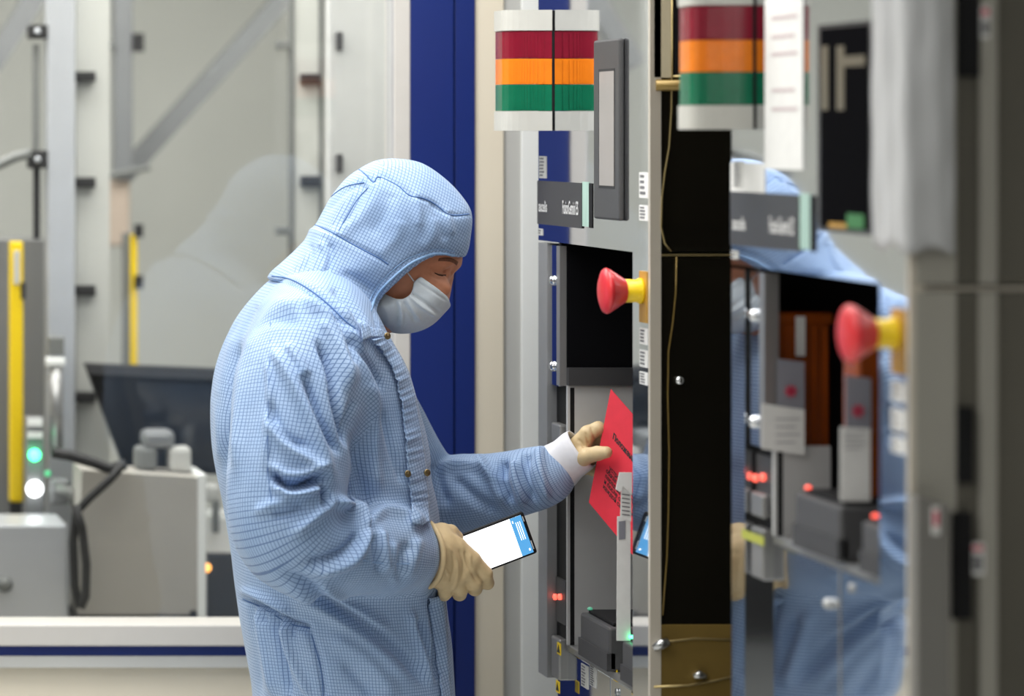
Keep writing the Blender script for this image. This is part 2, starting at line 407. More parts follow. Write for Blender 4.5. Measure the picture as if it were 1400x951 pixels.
# black monitor seen from behind
mo = empty('monitor', W(205, 850, 5.985), 'black flat monitor tilted back on its arm above the grey box', 'monitor')
A, B, C, D = W(117, 497, 5.92), W(345, 506, 5.90), W(345, 652, 5.93), W(170, 638, 5.95)
MB().prism([A, B, C, D], (0, .04, 0)).build('casing', M['black'], mo)
MB().prism([A + Vector((.0, -.006, .0)), B + Vector((0, -.006, 0)), B + Vector((0, -.006, -.022)), A + Vector((.010, -.006, -.020))], (0, .008, 0)).build('top_bezel', M['charcoal'], mo)
MB().prism([W(186, 522, 5.918), W(338, 526, 5.899), W(338, 644, 5.926), W(208, 632, 5.942)], (0, .003, 0)).build('screen', mat('dark_screen', srgb(30, 33, 40), .12), mo)
MB().tube([W(205, 632, 5.985), W(205, 700, 5.985), W(205, 850, 5.985)], .016, 12).build('arm', M['black'], mo, True)
# clutter in front of the monitor
gp = empty('gripper_head', W(225, 646, 5.83), 'small pale gripper head on top of the grey box in front of the monitor', 'gripper')
MB().box(*sum([[W(196, 0, 5.8).x, W(240, 0, 5.8).x], [5.8, 5.86], [wz(612, 5.8), wz(588, 5.8)]], []), .012).build('head', M['alu_d'], gp)
MB().box(W(186, 0, 5.8).x, W(216, 0, 5.8).x, 5.8, 5.85, wz(643, 5.8), wz(610, 5.8), .01).build('jaw', M['encl_d'], gp)
MB().box(W(232, 0, 5.8).x, W(262, 0, 5.8).x, 5.8, 5.85, wz(645, 5.8), wz(611, 5.8), .008).build('jaw', M['wgrey'], gp)
# grey cabinet box
gb = empty('control_box', W(200, 850, 5.74), 'tall light grey sheet metal box under the black monitor', 'cabinet')
BD = 5.74
cbm = mat('box_grey', srgb(176, 172, 164), .55, noise=.05, scale=4)
MB().prism([W(112, 642, BD), W(270, 652, BD), W(270, 846, BD), W(106, 846, BD)], (0, .14, 0)).build('body', cbm, gb)
pxbox(MB(), 270, 282, 648, 852, BD, .14, .002).build('edge_trim', M['wwhite'], gb)
pxbox(MB(), 104, 270, 840, 854, BD - .004, .13).build('plinth', M['rubber'], gb)
c = W(264, 838, BD); MB().lathe([(.007, 0), (.007, .004)], c, (0, -1, 0), 12).build('screw', M['rubber'], gb)
# white box, left
wbx = empty('white_box', W(48, 850, 5.7), 'low white painted box with a dark knob at the left end of the window sill', 'box')
pxbox(MB(), -60, 92, 717, 850, 5.7, .17, .004).build('body', M['alu'], wbx)
MB().lathe([(.016, 0), (.016, .008), (.010, .018), (.008, .020)], W(6, 797, 5.7), (0, -1, 0), 18).build('knob', M['encl_d'], wbx, True)
# lamp stack and valve
ls = empty('signal_block', W(47, 716, 5.9), 'small grey valve block with green and white signal lamps on the white box', 'signal lamp')
pxbox(MB(), 36, 60, 570, 716, 5.93, .04, .003).build('body', M['alu_d'], ls)
pxbox(MB(), 38, 58, 572, 582, 5.92, .012).build('label', M['wwhite'], ls)
pxbox(MB(), 38, 58, 590, 598, 5.92, .012).build('label', M['wwhite'], ls)
def bulb(px, py, d, r, m, par, name='lamp'):
    return MB().lathe([(r * .7, 0), (r, r * .3), (r * .85, r * .8), (r * .4, r * 1.1), (0, r * 1.15)], W(px, py, d), (0, -1, 0), 16).build(name, m, par, True)
bulb(47, 621, 5.92, .0115, M['led_green'], ls); bulb(65, 646, 5.92, .006, led('dim_green_lamp', (.05, .8, .3), 1.2), ls)
bulb(47, 667, 5.92, .0165, M['led_white'], ls)
vb = empty('hose_fitting', W(85, 690, 5.9), 'pale elbow fitting with a hose beside the white signal lamp', 'fitting')
pxbox(MB(), 70, 95, 655, 690, 5.9, .05, .006).build('body', M['alu_d'], vb)
MB().tube([W(80, 668, 5.89), W(98, 672, 5.86), W(103, 690, 5.86)], .01, 10).build('hose', M['encl_d'], vb, True)
# cables
for i, pts in enumerate(([(172, 634), (150, 640), (128, 632), (95, 622), (72, 618)], [(170, 632), (150, 655), (122, 680), (104, 700), (100, 740), (102, 800), (110, 828)], [(103, 690), (112, 720), (118, 770), (117, 815), (110, 830)])):
    o = MB().tube([W(x, y, 5.70 - .025 * i) for x, y in pts], .0085 if i else .011, 10).build('cable', M['rubber'], None, True)
    tag(o, ['black cable running from the monitor arm to the signal block', 'black cable drooping down the edge of the grey box', 'black cable looping beside the drooping one, nearer the white box'][i], 'cable')
# right of the grey box
db2 = empty('dark_cabinet', W(310, 850, 5.95), 'dark cabinet with an orange lamp, half hidden by the worker', 'cabinet')
pxbox(MB(), 284, 392, 757, 850, 5.9, .12, .003).build('body', M['charcoal'], db2)
bulb(282, 775, 5.83, .0092, M['led_orange'], db2)
tag(pxbox(MB(), 284, 390, 706, 756, 5.9, .12, .004).build('white_tray', M['wwhite']), 'white tray lying on the dark cabinet behind the worker', 'tray')
gr = empty('small_gripper', W(296, 735, 5.9), 'small steel gripper with a dark finger beside the white tray', 'gripper')
pxbox(MB(), 282, 302, 662, 686, 5.88, .04, .008).build('body', M['wgrey'], gr)
pxbox(MB(), 292, 300, 684, 728, 5.88, .02, .002).build('finger', M['encl_d'], gr)
arm_ = pxbox(MB(), 262, 288, 676, 684, 5.9, .02).build('arm', M['alu_d'], gr)

# ---------------------------------------------------------------- the two process machines
X0 = 1.356
def build_machine(yf, near):
    """yf: depth of the far edge of the front; all other depths follow from the first machine (far edge at 4.86)"""
    dy = yf - 4.86
    def Y(px): return X0 * FPX / (px + 380) + dy          # px as measured on the far machine
    def Z(px, py): return HC - (py - 185) * (X0 * FPX / (px + 380)) / FPX
    yn = 4.26 + dy
    r = empty('process_machine', (X0 + .45, (yf + yn) / 2, 0),
              'nearer polished steel machine, out of focus, with amber boxes in its bay' if near else
              'farther polished steel machine in focus, its open bay in front of the worker', 'machine', 'polished process machines')
    r['group'] = 'polished process machines'
    def bx(name, m, x0, x1, y0, y1, z0, z1, par=r, bev=0.0): return MB().box(x0, x1, min(y0, y1), max(y0, y1), z0, z1, bev).build(name, m, par)
    ZT, ZS = 1.547, (1.2 if near else 0.8965)
    dz = ZS - 0.8965
    # front plates
    up = bx('upper_plate', M['steel'], X0, X0 + .012, yn, yf, ZT, 2.25)
    bx('plate_edge', M['tan_edge'], X0 - .006, X0 + .010, yn - .004, yn + .004, .83, 2.25)
    fp = bx('near_post', M['steel'], X0, X0 + .012, yn + .004, Y(865), .83, ZT)
    rail = bx('far_rail', M['steel'] if near else mat('rail_grey', srgb(150, 151, 152), .4, .3, noise=.04), X0, X0 + .02, Y(748), yf, .83, ZT - .004)
    bx('guide_strip', M['steel'], X0 + .004, X0 + .02, Y(760), Y(748.6), Z(755, 526), ZT - .006)
    bx('guide_edge', M['steel_grey'], X0 + .001, X0 + .02, Y(764.5), Y(760), Z(762, 526), ZT - .006)
    for py in (383, 500):
        MB().lathe([(.0085, 0), (.0085, .006), (.006, .010), (0, .011)], (X0 + .006, Y(755), Z(755, py)), (-1, 0, 0), 16).build('screw', M['steel'], r, True)
    bx('slot_back', M['black'], X0 + .016, X0 + .023, Y(766), Y(748), ZS, Z(755, 526))
    bx('lock_box', M['steel_grey'], X0 + .004, X0 + .028, Y(761), Y(750), Z(755, 604), Z(755, 578), bev=.003)
    bx('lock_box', M['steel_grey'], X0 + .004, X0 + .028, Y(761), Y(750), Z(755, 926) + dz, Z(755, 870) + dz, bev=.003)
    sl = bx('slot_lamp_bar', M['charcoal'], X0 + .012, X0 + .03, Y(763), Y(750), Z(755, 850) + dz, Z(755, 790) + dz)
    for px_ in (750.5, 757): MB().lathe([(.005, 0), (.005, .004), (0, .006)], (X0 + .012, Y(px_), Z(px_, 815) + dz), (-1, 0, 0), 12).build('lamp', M['led_red'], sl, True)
    # bay
    yb0, yb1 = Y(865), Y(765)
    XB = X0 + .36
    bx('bay_wall', M['grey_panel'], X0 + .012, XB if not near else X0 + .085, yb1 - .004, yb1 + .004, ZS, 1.3165)
    if not near:
        bx('bay_upper_wall', M['black_glass'], X0 + .012, XB, yb1 - .002, yb1 + .006, 1.345, ZT)
        bx('bay_ledge', M['charcoal'], X0 + .012, XB, yb1 - .010, yb1 + .006, 1.3165, 1.345)
    bx('bay_back', M['black'], XB, XB + .01, yn + .02, yf - .01, ZS, ZT + .1)
    bx('bay_near_wall', M['grey_panel'], X0 + .014, XB, yb0 - .012, yb0 - .004, ZS, ZT)
    bx('bay_roof', M['black'], X0 + .014, XB, yn + .02, yf - .01, ZT + .02, ZT + .03)
    bx('bay_far_wall', M['black'], X0 + .03, XB, yf - .03, yf - .022, ZS, ZT + .02)
    bx('shelf', M['steel_grey'], X0 + .014, XB, yb0 - .003, yb1 + .01, ZS - .012, ZS, bev=.002)
    # load ports on the shelf
    def port(pxa, pxb, x0, x1, z1, lamp, lampm):
        ya, yb = Y(pxa), Y(pxb)
        lp = bx('load_port', M['dark_grey'], x0, x1, yb, ya, ZS + .0005, z1, bev=.004)
        bx('top_deck', M['black'], x0 + .01, x1 - .01, yb + .01, ya - .01, z1, z1 + .006, lp, .002)
        bx('base_strip', M['charcoal'], x0 - .003, x0 + .01, yb, ya, ZS + .001, ZS + (z1 - ZS) * .42, lp)
        cx, cyy = (x0 + x1) / 2 + .01, (ya + yb) / 2
        if not near: MB().lathe([(.045, 0), (.045, .008), (.034, .016), (.012, .018), (.012, .024), (0, .025)], (cx, cyy, z1 + .006), (0, 0, 1), 28).build('turntable', M['dark_grey'], lp, True)
        MB().lathe([(.004, 0), (.004, .003), (0, .005)], (x0 + .012, ya - .012 if lamp else yb + .02, z1 - .0005 + .006), (0, 0, 1), 12).build('lamp', lampm, lp, True)
        return lp
    port(788, 827, X0 + .006, X0 + .20, ZS + .068, 1, M['led_red'] if near else led('dim_green_lamp', (.1, .7, .4), .5))
    port(845, 862.5, X0 + .006, X0 + .20, ZS + .060, 1, M['led_green'] if not near else M['led_red'])
    # recessed lower doors below the shelf
    XD = X0 + .019
    ysplit = Y(818)
    for (a, b) in ((yn + .02, ysplit - .0015), (ysplit + .0015, yf - .045)):
        d = bx('lower_door', M['steel'], XD, XD + .02, a, b, .12, ZS - .014, bev=.0015)
        MB().lathe([(.007, 0), (.007, .005), (.004, .009), (0, .010)], (XD, a + .03, ZS - .06), (-1, 0, 0), 14).build('knob', M['steel_sat'], d, True)
        MB().lathe([(.006, 0), (.006, .003), (0, .004)], (XD, b - .035, ZS - .030), (-1, 0, 0), 12).build('screw', M['steel_sat'], d, True)
    def sticker(name, pxa, pxb, pya, pyb, m, x=X0, lines=0, par=r, inkm=None, vertical=False):
        ya, yb = Y(pxa), Y(pxb); pm = (pxa + pxb) / 2
        z1, z0 = Z(pm, pya), Z(pm, pyb)
        s = bx(name, m, x - .0012, x, yb, ya, z0, z1, par)
        if lines:
            q = MB()
            for i in range(lines):
                zz = z1 - (z1 - z0) * (i + .7) / (lines + .6); f = random.uniform(.55, .85)
                q.box(x - .0018, x - .0011, ya - (ya - yb) * (.12 + .76 * f), ya - (ya - yb) * .12, zz - (z1 - z0) * .22 / lines, zz + (z1 - z0) * .22 / lines)
            q.build('print', inkm or M['grey_ink'], s)
        return s
    if not near:
        sticker('barcode_label', 779, 788, 908, 939, M['wgrey'], XD, 7)
        sticker('barcode_label', 791, 799, 909, 938, M['wgrey'], XD, 9)
        for (px_, py_) in ((825, 922), (850, 942), (761.5, 886), (760, 938)):
            s = sticker('warning_label', px_ - 2.4, px_ + 2.4, py_ - 8, py_ + 8, M['yellow'], XD if px_ > 800 else X0 + .004)
            yc, zc = Y(px_), Z(px_, py_); xx = (XD if px_ > 800 else X0 + .004) - .0014
            MB().prism([(xx, yc + .008, zc - .006), (xx, yc - .008, zc - .006), (xx, yc, zc + .007)], (-.0004, 0, 0)).build('triangle', M['ink'], s)
    # labels on the upper plate
    sticker('barcode_label', 738, 747, 213, 243, M['wgrey'], X0, 6)
    sticker('small_label', 736.5, 742, 312, 321, M['wgrey'], X0, 2)
    npl = sticker('name_plate', 736.5, 797, 248, 308.5, M['charcoal'], X0 - .0012)
    sticker('green_film', 797, 806, 248, 309, M['pale_green'], X0)
    sticker('black_strip', 806, 810.5, 250, 311, M['black'], X0)
    zt_ = Z(760, 290)
    text_mesh('lettering', 'axcelis', .026, M['white_print'], npl, (X0 - .0032, Y(739), zt_), (0, -1, 0), (0, 0, 1), .72, .0004)
    text_mesh('lettering', 'FusionGemini ES', .030, M['white_print'], npl, (X0 - .0032, Y(771.5), zt_), (0, -1, 0), (0, 0, 1), .43, .0006)
    for (a, b, c, d) in ((875, 887, 235, 270), (875, 887, 280, 301)):
        sticker('small_label', a, b, c, d, M['white_paper'], X0, 4)
    for (c, d) in ((448, 470), (478, 501), (508, 525)):
        sticker('small_label', 875.5, 886, c, d, M['white_paper'], X0, 4)
    # tower light: half-round housing on the plate
    yt, zt0, zt1 = Y(757) + .042, Z(757, 178), Z(757, 13)
    dp_, wy = .079, .042
    def half(z0, z1, inset, bev=0):
        mb = MB(); pts = []
        for i in range(15):
            t = -math.pi / 2 + math.pi * i / 14
            e = .45
            c, s = math.cos(t), math.sin(t)
            pts.append((X0 - .0024 - (dp_ - inset) * abs(c) ** e, yt + (wy - inset) * math.copysign(abs(s) ** e, s), z0))
        return mb.prism(pts, (0, 0, z1 - z0))
    bx('gasket', M['black'], X0 - .0022, X0, yt - wy + .002, yt + wy - .002, zt0 + .001, zt1 - .001)
    H = zt1 - zt0
    zz = [zt0, zt0 + H * .165, zt0 + H * .385, zt0 + H * .60, zt0 + H * .83, zt1]
    tl = half(zz[0], zz[1] - .0008, 0).build('tower_light', M['white'], r)
    for nm, mm, a, b in (('green_lens', 'lens_green', 1, 2), ('amber_lens', 'lens_amber', 2, 3), ('red_lens', 'lens_red', 3, 4)):
        ln = half(zz[a], zz[b] - .0008, .002)
        # moulded vertical ribs of the lens
        for i in range(46):
            t = -math.pi / 2 + math.pi * (i + .5) / 46; c, s = math.cos(t), math.sin(t)
            x_ = X0 - (dp_ - .002) * abs(c) ** .45; y_ = yt + (wy - .002) * math.copysign(abs(s) ** .45, s)
            ln.box(x_ - .0015, x_ + .0015, y_ - .0008, y_ + .0008, zz[a] + .002, zz[b] - .003)
        ln.build(nm, M[mm], tl)
    half(zz[4], zz[5], 0).build('top_cap', M['white'], tl)
    # emergency stop
    ye, ze = Y(880), Z(880, 397)
    es = bx('stop_plate', M['amber_plate'], X0 - .003, X0, Y(887), Y(876.5), Z(880, 440), Z(880, 370))
    MB().lathe([(.019, 0), (.019, .004), (.0165, .008), (.0175, .026)], (X0 - .003, ye, ze), (-1, 0, 0), 24).build('yellow_collar', M['yellow'], es, True)
    MB().lathe([(.017, 0), (.018, .002), (.026, .014), (.0325, .024), (.034, .028), (.0325, .031), (.024, .0345), (.012, .036), (0, .0365)], (X0 - .027, ye, ze), (-1, 0, 0), 32).build('stop_button', M['red'], es, True)
    # touch monitor on the plate
    if not near:
        y0_, y1_, z1_, z0_ = 4.396, 4.527, 1.867, 1.592
        fr = bx('monitor', M['mid_grey'], X0 - .008, X0, y0_, y1_, z0_, z1_, bev=.0035)
        s0, s1, sz1, sz0 = 4.420, 4.493, 1.8180, 1.644
        bx('screen_recess', M['ink'], X0 - .0085, X0 - .0078, s0 - .002, s1 + .005, sz0 - .004, sz1 + .004, fr)
        bx('screen', M['screen_off'], X0 - .0090, X0 - .0080, s0, s1, sz0, sz1, fr)
    # side panels facing the camera
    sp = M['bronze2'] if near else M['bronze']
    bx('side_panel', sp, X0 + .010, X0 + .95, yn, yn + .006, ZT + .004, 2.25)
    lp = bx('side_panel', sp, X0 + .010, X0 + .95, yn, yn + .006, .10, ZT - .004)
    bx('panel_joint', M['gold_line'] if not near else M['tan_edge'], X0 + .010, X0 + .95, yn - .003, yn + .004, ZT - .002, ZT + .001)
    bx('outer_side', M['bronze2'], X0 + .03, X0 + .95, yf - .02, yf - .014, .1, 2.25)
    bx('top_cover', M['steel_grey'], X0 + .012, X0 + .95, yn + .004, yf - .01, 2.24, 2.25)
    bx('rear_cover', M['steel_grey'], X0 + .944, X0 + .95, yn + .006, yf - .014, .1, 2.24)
    bx('plinth', M['rubber'], X0 + .05, X0 + .93, yn + .03, yf - .05, 0, .12)
    return r, yn

mach_far, YN1 = build_machine(4.86, False)
mach_near, YN2 = build_machine(3.93, True)

# dark side of the far machine: reflections in the gap as coloured shapes, plus screws and latches
def on_side(px, py, y, off=.0): return W(px, py, y - off)
r = mach_far
pxbox(MB(), 893.5, 918, -60, 106, YN1 - .004, .004, .001).build('reflected_beige', M['beige_metal'], r)  # reflected beige strip as a flat coloured plate
pxbox(MB(), 922, 1010, -60, 102, YN1 - .004, .004, .001).build('black_patch', M['black'], r)
MB().tube([W(920, 104, YN1 - .003), W(1010, 104, YN1 - .003)], .0022).build('bright_edge', M['gold_line'], r, True)
MB().tube([W(896, 116, YN1 - .002), W(1010, 116, YN1 - .002)], .0085, 14).build('gold_sheen', M['gold'], r, True)  # gold sheen put in as a gold tube
MB().tube([W(x, y, YN1 - .004) for x, y in ((919, -40), (919, 90), (918, 150), (915, 200), (909, 235), (905, 270), (904, 310), (909, 332), (918, 343))], .0013, 8).build('reflected_line', M['gold_line'], r, True)  # line reflected in the steel, put in as a thin tube
MB().tube([W(x, y, YN1 - .004) for x, y in ((925, 350), (924, 400), (920, 440), (914, 480), (913, 540), (915, 620), (914, 700), (912, 760), (906, 840))], .0010, 8).build('reflected_line', M['gold'], r, True)
for (px_, py_, rr) in ((928, 519, .0068), (931, 155, .006)):
    MB().lathe([(rr, 0), (rr, .004), (rr * .7, .008), (0, .009)], W(px_, py_, YN1), (0, -1, 0), 16).build('screw', M['steel'], r, True)
gpn = pxbox(MB(), 896, 1010, 853, 1100, YN1 - .003, .003, .001).build('reflected_gold', M['gold'], r)  # gold reflection as a flat coloured plate
MB().tube([W(x, y, YN1 - .004) for x, y in ((894, 884), (915, 876), (950, 872), (1010, 874))], .0018, 8).build('ridge', M['gold_line'], gpn, True)  # curved lines of the reflection put in as raised tubes
MB().tube([W(x, y, YN1 - .004) for x, y in ((894, 938), (940, 936), (975, 930), (1010, 922))], .0018, 8).build('ridge', M['gold_line'], gpn, True)
MB().tube([W(893, 885, YN1 - .008), W(904, 880, YN1 - .010), W(914, 876, YN1 - .010)], [.004, .008, .006], 12).build('latch', M['steel_sat'], gpn, True)
MB().tube([W(948, 924, YN1 - .006), W(956, 921, YN1 - .008), W(965, 924, YN1 - .006)], [.004, .0065, .004], 12).build('latch', M['steel_sat'], gpn, True)

# near machine: reflections in its mirror side put in as flat coloured panels, plus labels
r = mach_near
def sidebox(x0, x1, y0, y1, m, name, t=.006, par=r): return pxbox(MB(), x0, x1, y0, y1, YN2 - t, t, .001).build(name, m, par)
g1 = mat('side_grey', srgb(172, 169, 160), .4, .3, noise=.06, scale=8, stretch=(1, 1, .05))
sidebox(1252, 1308, -60, 388, g1, 'upper_reflection'); sidebox(1252, 1308, 398, 1040, g1, 'lower_reflection')
sidebox(1312, 1340, -60, 104, M['black'], 'dark_band', .01)
sidebox(1340, 1364, -60, 388, g1, 'upper_reflection'); sidebox(1340, 1364, 398, 1040, g1, 'lower_reflection')
lb = sidebox(1341, 1354, 8, 52, M['white_paper'], 'warning_label', .009)
pxbox(MB(), 1343, 1352, 12, 20, YN2 - .0098, .0006).build('red_mark', M['red_ink'], lb); pxbox(MB(), 1343, 1352, 28, 46, YN2 - .0098, .0006).build('print', M['grey_ink'], lb)
sidebox(1312, 1332, 556, 660, M['black'], 'dark_band', .01); sidebox(1302, 1330, 700, 846, M['black'], 'dark_band', .01)
MB().prism([W(1254, 676, YN2 - .03), W(1298, 690, YN2 - .03), W(1298, 1040, YN2 - .03), W(1254, 1040, YN2 - .03)], (0, .024, 0)).build('switch_box', mat('switch_grey', srgb(122, 120, 116), .5), r)
lb = pxbox(MB(), 1275, 1285, 692, 730, YN2 - .032, .002).build('warning_label', M['white_paper'], r)
pxbox(MB(), 1277, 1283, 698, 718, YN2 - .0328, .0008).build('print', M['red_ink'], lb)
lb = sidebox(1326, 1347, 742, 786, M['white_paper'], 'warning_label', .009)
pxbox(MB(), 1330, 1344, 746, 752, YN2 - .0098, .0006).build('red_mark', M['red_ink'], lb); pxbox(MB(), 1331, 1343, 758, 780, YN2 - .0098, .0006).build('print', M['grey_ink'], lb)

# near machine: dark screen, paper strip, plastic bag, amber boxes
def onp(px, py, off=0.0):
    y = (X0 - off) * FPX / (px + 380)
    return Vector((X0 - off, y, HC - (py - 185) * y / FPX))
def platebox(p0x, p1x, z1py, z0py, off, t, m, name, par=None, bev=0.0):
    a = onp(p0x, 0); b = onp(p1x, 0); pm = (p0x + p1x) / 2
    return MB().box(X0 - off - t, X0 - off, b.y, a.y, onp(pm, z0py).z, onp(pm, z1py).z, bev).build(name, m, par)
fr = platebox(1121, 1198, 30, 318, 0, .003, M['charcoal'], 'viewing_window', mach_near)
sc_ = platebox(1126, 1192, 36, 312, .003, .001, M['black_glass'], 'pane', fr)
bm_ = mat('pale_glint', srgb(104, 98, 84), .5)  # glints in the dark pane, painted as flat coloured shapes
platebox(1128, 1137, 62, 150, .004, .0008, bm_, 'glint_bar', fr); platebox(1149, 1159, 62, 150, .004, .0008, bm_, 'glint_bar', fr)
platebox(1151, 1188, 76, 90, .004, .0012, bm_, 'glint_bar', fr)
platebox(1138, 1162, 304, 311, .004, .0008, M['amber_plate'], 'amber_glint', fr); platebox(1163, 1186, 292, 312, .004, .0008, mat('green_glint', srgb(60, 120, 70), .5), 'green_glint', fr)
platebox(1000, 1046, 222, 263, 0, .001, M['white_paper'], 'paper_label', mach_near)
strip = platebox(1047, 1099, -40, 231, .0005, .001, M['white_paper'], 'paper_strip')
tag(strip, 'long narrow white paper strip with faint lines hanging over the nearer tower light', 'paper')
q = MB(); a = onp(1055, 0, .0018).y; b = onp(1090, 0, .0018).y
for i, py in enumerate((22, 48, 72, 122, 148)):
    q.box(X0 - .0020, X0 - .0014, b + .01 * (i % 2), a, onp(1078, py + 3).z, onp(1078, py - 2).z)
tag(q.build('faint_print', mat('faint_print', srgb(196, 182, 184), .7), strip), kind='stuff')
# cloudy plastic sheet hung over the near corner of the machine
rows = []
nu, nv = 34, 26
for j in range(nv):
    t = j / (nv - 1); row = []
    zt = 1.90 - (1.90 - onp(1220, 338).z) * t
    for i in range(nu):
        u = i / (nu - 1)
        wv = .0025 * math.sin(9 * u + 1.5 * t) + .0018 * math.sin(23 * u - 2 * t + 1) + .0008 * math.sin(17 * t + 11 * u)
        if u < .62:
            k = u / .62
            x = X0 - .018 - wv - .006 * math.sin(math.pi * k); y = onp(1188, 0, .024).y * (1 - k) + (YN2 - .015) * k
        else:
            k = (u - .62) / .38
            x = X0 - .018 + k * .056; y = YN2 - .018 - abs(wv) - .004 * math.sin(math.pi * k)
        row.append((x, y, zt + .004 * math.sin(17 * u) * t))
    rows.append(row)
bag = MB().quadsheet(rows).build('plastic_sheet', M['film'], None, True)
so = bag.modifiers.new('thickness', 'SOLIDIFY'); so.thickness = .0006
tag(bag, 'wrinkled cloudy plastic sheet hanging over the corner of the nearer machine', 'plastic sheet')

def wafer_box(px0, px1, y, depth, z0, z1, label):
    a = W(px0, 0, y).x; b = W(px1, 0, y).x
    o = empty('wafer_box', ((a + b) / 2, y + depth / 2, z0), label, 'storage box', 'amber wafer boxes')
    MB().box(a, b, y, y + depth, z0, z1, .006).build('body', M['amber_box'], o)
    n = 5
    rb = MB()
    for i in range(n):
        x = a + (b - a) * (i + .5) / n
        rb.box(x - .002, x + .002, y - .004, y, z0 + .02, z1 - .015, .001)
    rb.build('rib', M['amber_box'], o)
    MB().box(a - .003, b + .003, y - .003, y + depth + .003, z1 - .012, z1 + .004, .003).build('lid', M['amber_box'], o)
    return o
ZN = 1.2
w1 = wafer_box(1064, 1136, 3.832, .055, ZN + .001, 1.485, 'amber wafer box behind the grey partition, white label near its top')
w2 = wafer_box(1172, 1207, 3.585, .05, ZN + .075, 1.478, 'amber wafer box standing on the black load port, right of the other amber box')
def card(px0, px1, py0, py1, y, m, name, par=None, tilt=0.0, label=None):
    a = W(px0, py1, y); b = W(px1, py0, y)
    o = MB().prism([(a.x, y, a.z), (b.x, y, a.z - tilt), (b.x, y, b.z - tilt), (a.x, y, b.z)], (0, .0015, 0)).build(name, m, par)
    if label: tag(o, label, 'card')
    return o
card(1088, 1101, 432, 486, 3.826, M['white_paper'], 'label', w1)
def star(px, py, y, par):
    c = W(px, py, y); mb = MB()
    for k in range(4):
        t = k * math.pi / 4; d = Vector((math.cos(t), 0, math.sin(t))) * .008; n = Vector((-d.z, 0, d.x)).normalized() * .0014
        mb.prism([c + d + n, c - d + n, c - d - n, c + d - n], (0, -.0004, 0))
    mb.build('red_mark', M['red_ink'], par)
c1 = card(1064, 1100, 490, 560, 3.800, M['grey_card'], 'grey_card', None, .004, 'grey card with a pink mark leaning on the left amber box'); star(1081, 534, 3.7985, c1)
c2 = card(1042, 1100, 551, 613, 3.797, M['white_paper'], 'white_card', None, .008, 'white card with faint lines below the grey card on the left amber box')
c3 = card(1156, 1191, 512, 586, 3.578, M['grey_card'], 'grey_card', None, .004, 'grey card with a pink mark on the right amber box'); star(1173, 561, 3.5765, c3)
c4 = card(1149, 1190, 583, 684, 3.575, M['white_paper'], 'white_card', None, .002, 'tall white card below the grey card on the right amber box')
for c_, a, b, p0, p1, y_ in ((c2, 1060, 1094, 572, 604, 3.7965), (c4, 1155, 1184, 592, 612, 3.5745)):
    mb = MB()
    for i in range(4):
        z_ = W(0, p0 + (p1 - p0) * i / 3, y_).z
        mb.box(W(a, 0, y_).x, W(b - 6 * (i % 2), 0, y_).x, y_ - .0004, y_ + .0002, z_ - .001, z_ + .001)
    tag(mb.build('faint_print', mat('pale_print', srgb(190, 190, 192), .7), c_), kind='stuff')
yl = platebox(1016, 1046, 728, 740, .001, .001, mat('yellow_green', srgb(168, 172, 70), .5), 'yellow_label', mach_near)

# slips and red card in the far machine's bay
yq = 4.42
s1 = MB().prism([W(844, 705, yq), W(862, 705, yq), W(862, 875, yq), W(843, 875, yq)], (0, .001, 0)).build('paper_slip', M['white_paper'])
tag(s1, 'long plain white paper slip hanging at the edge of the open bay', 'paper')
MB().prism([W(846, 712, yq - .0006), W(855, 711, yq - .0006), W(855, 736, yq - .0006), W(846, 737, yq - .0006)], (0, .0004, 0)).build('faint_print', M['grey_card'], s1)
s2 = MB().prism([W(850, 655, yq - .012), W(863, 652, yq - .012), W(863, 712, yq - .012), W(848, 706, yq - .012)], (0, .001, 0)).build('printed_slip', M['white_paper'])
tag(s2, 'short white slip with small printed lines above the long paper slip', 'paper')
mb = MB()
for i in range(6):
    mb.prism([W(850.5, 674 + i * 5.5, yq - .0126), W(861, 675.5 + i * 5.5, yq - .0126), W(861, 677 + i * 5.5, yq - .0126), W(850.5, 675.5 + i * 5.5, yq - .0126)], (0, .0004, 0))
mb.build('print', M['grey_ink'], s2)
MB().prism([W(847, 645, yq - .016), W(864, 645, yq - .016), W(864, 676, yq - .016), W(852, 664, yq - .016), W(848, 672, yq - .016), W(842, 668, yq - .016)], (0, .0015, 0)).build('folded_corner', M['white_paper'], s2)

# red card held in the worker's far hand
P0 = W(835, 531, 4.648); P1 = W(805, 686, 4.650); E2 = Vector((.072, -.135, -.118))
nrm = (P1 - P0).cross(E2).normalized()
if nrm.y > 0: nrm = -nrm
RC = MB().prism([P0, P1, P1 + E2, P0 + E2], -nrm * .0012).build('red_card', mat('red_paper', srgb(214, 44, 62), .6, noise=.04, scale=60))
tag(RC, 'red printed paper sheet held at an angle in the worker\'s far hand', 'paper')
up_ = (P0 - P1).normalized(); ux_ = E2.normalized()
text_mesh('heading', 'Положение', .0125, M['ink'], RC, P0 - up_ * .062 + E2 * .13 + nrm * .0006, ux_, up_, .9, .0005)
for i in range(5):
    base = P0 - up_ * (.108 + .0085 * i) + E2 * (.13 + .03 * (i == 0)) + nrm * .0006
    text_mesh('text_line', ['устройства подлежат', 'обязательной проверке', 'перед началом работы', 'и после окончания', 'каждой смены'][i], .0095, M['ink'], RC, base, ux_, up_, 1.0, .0002)

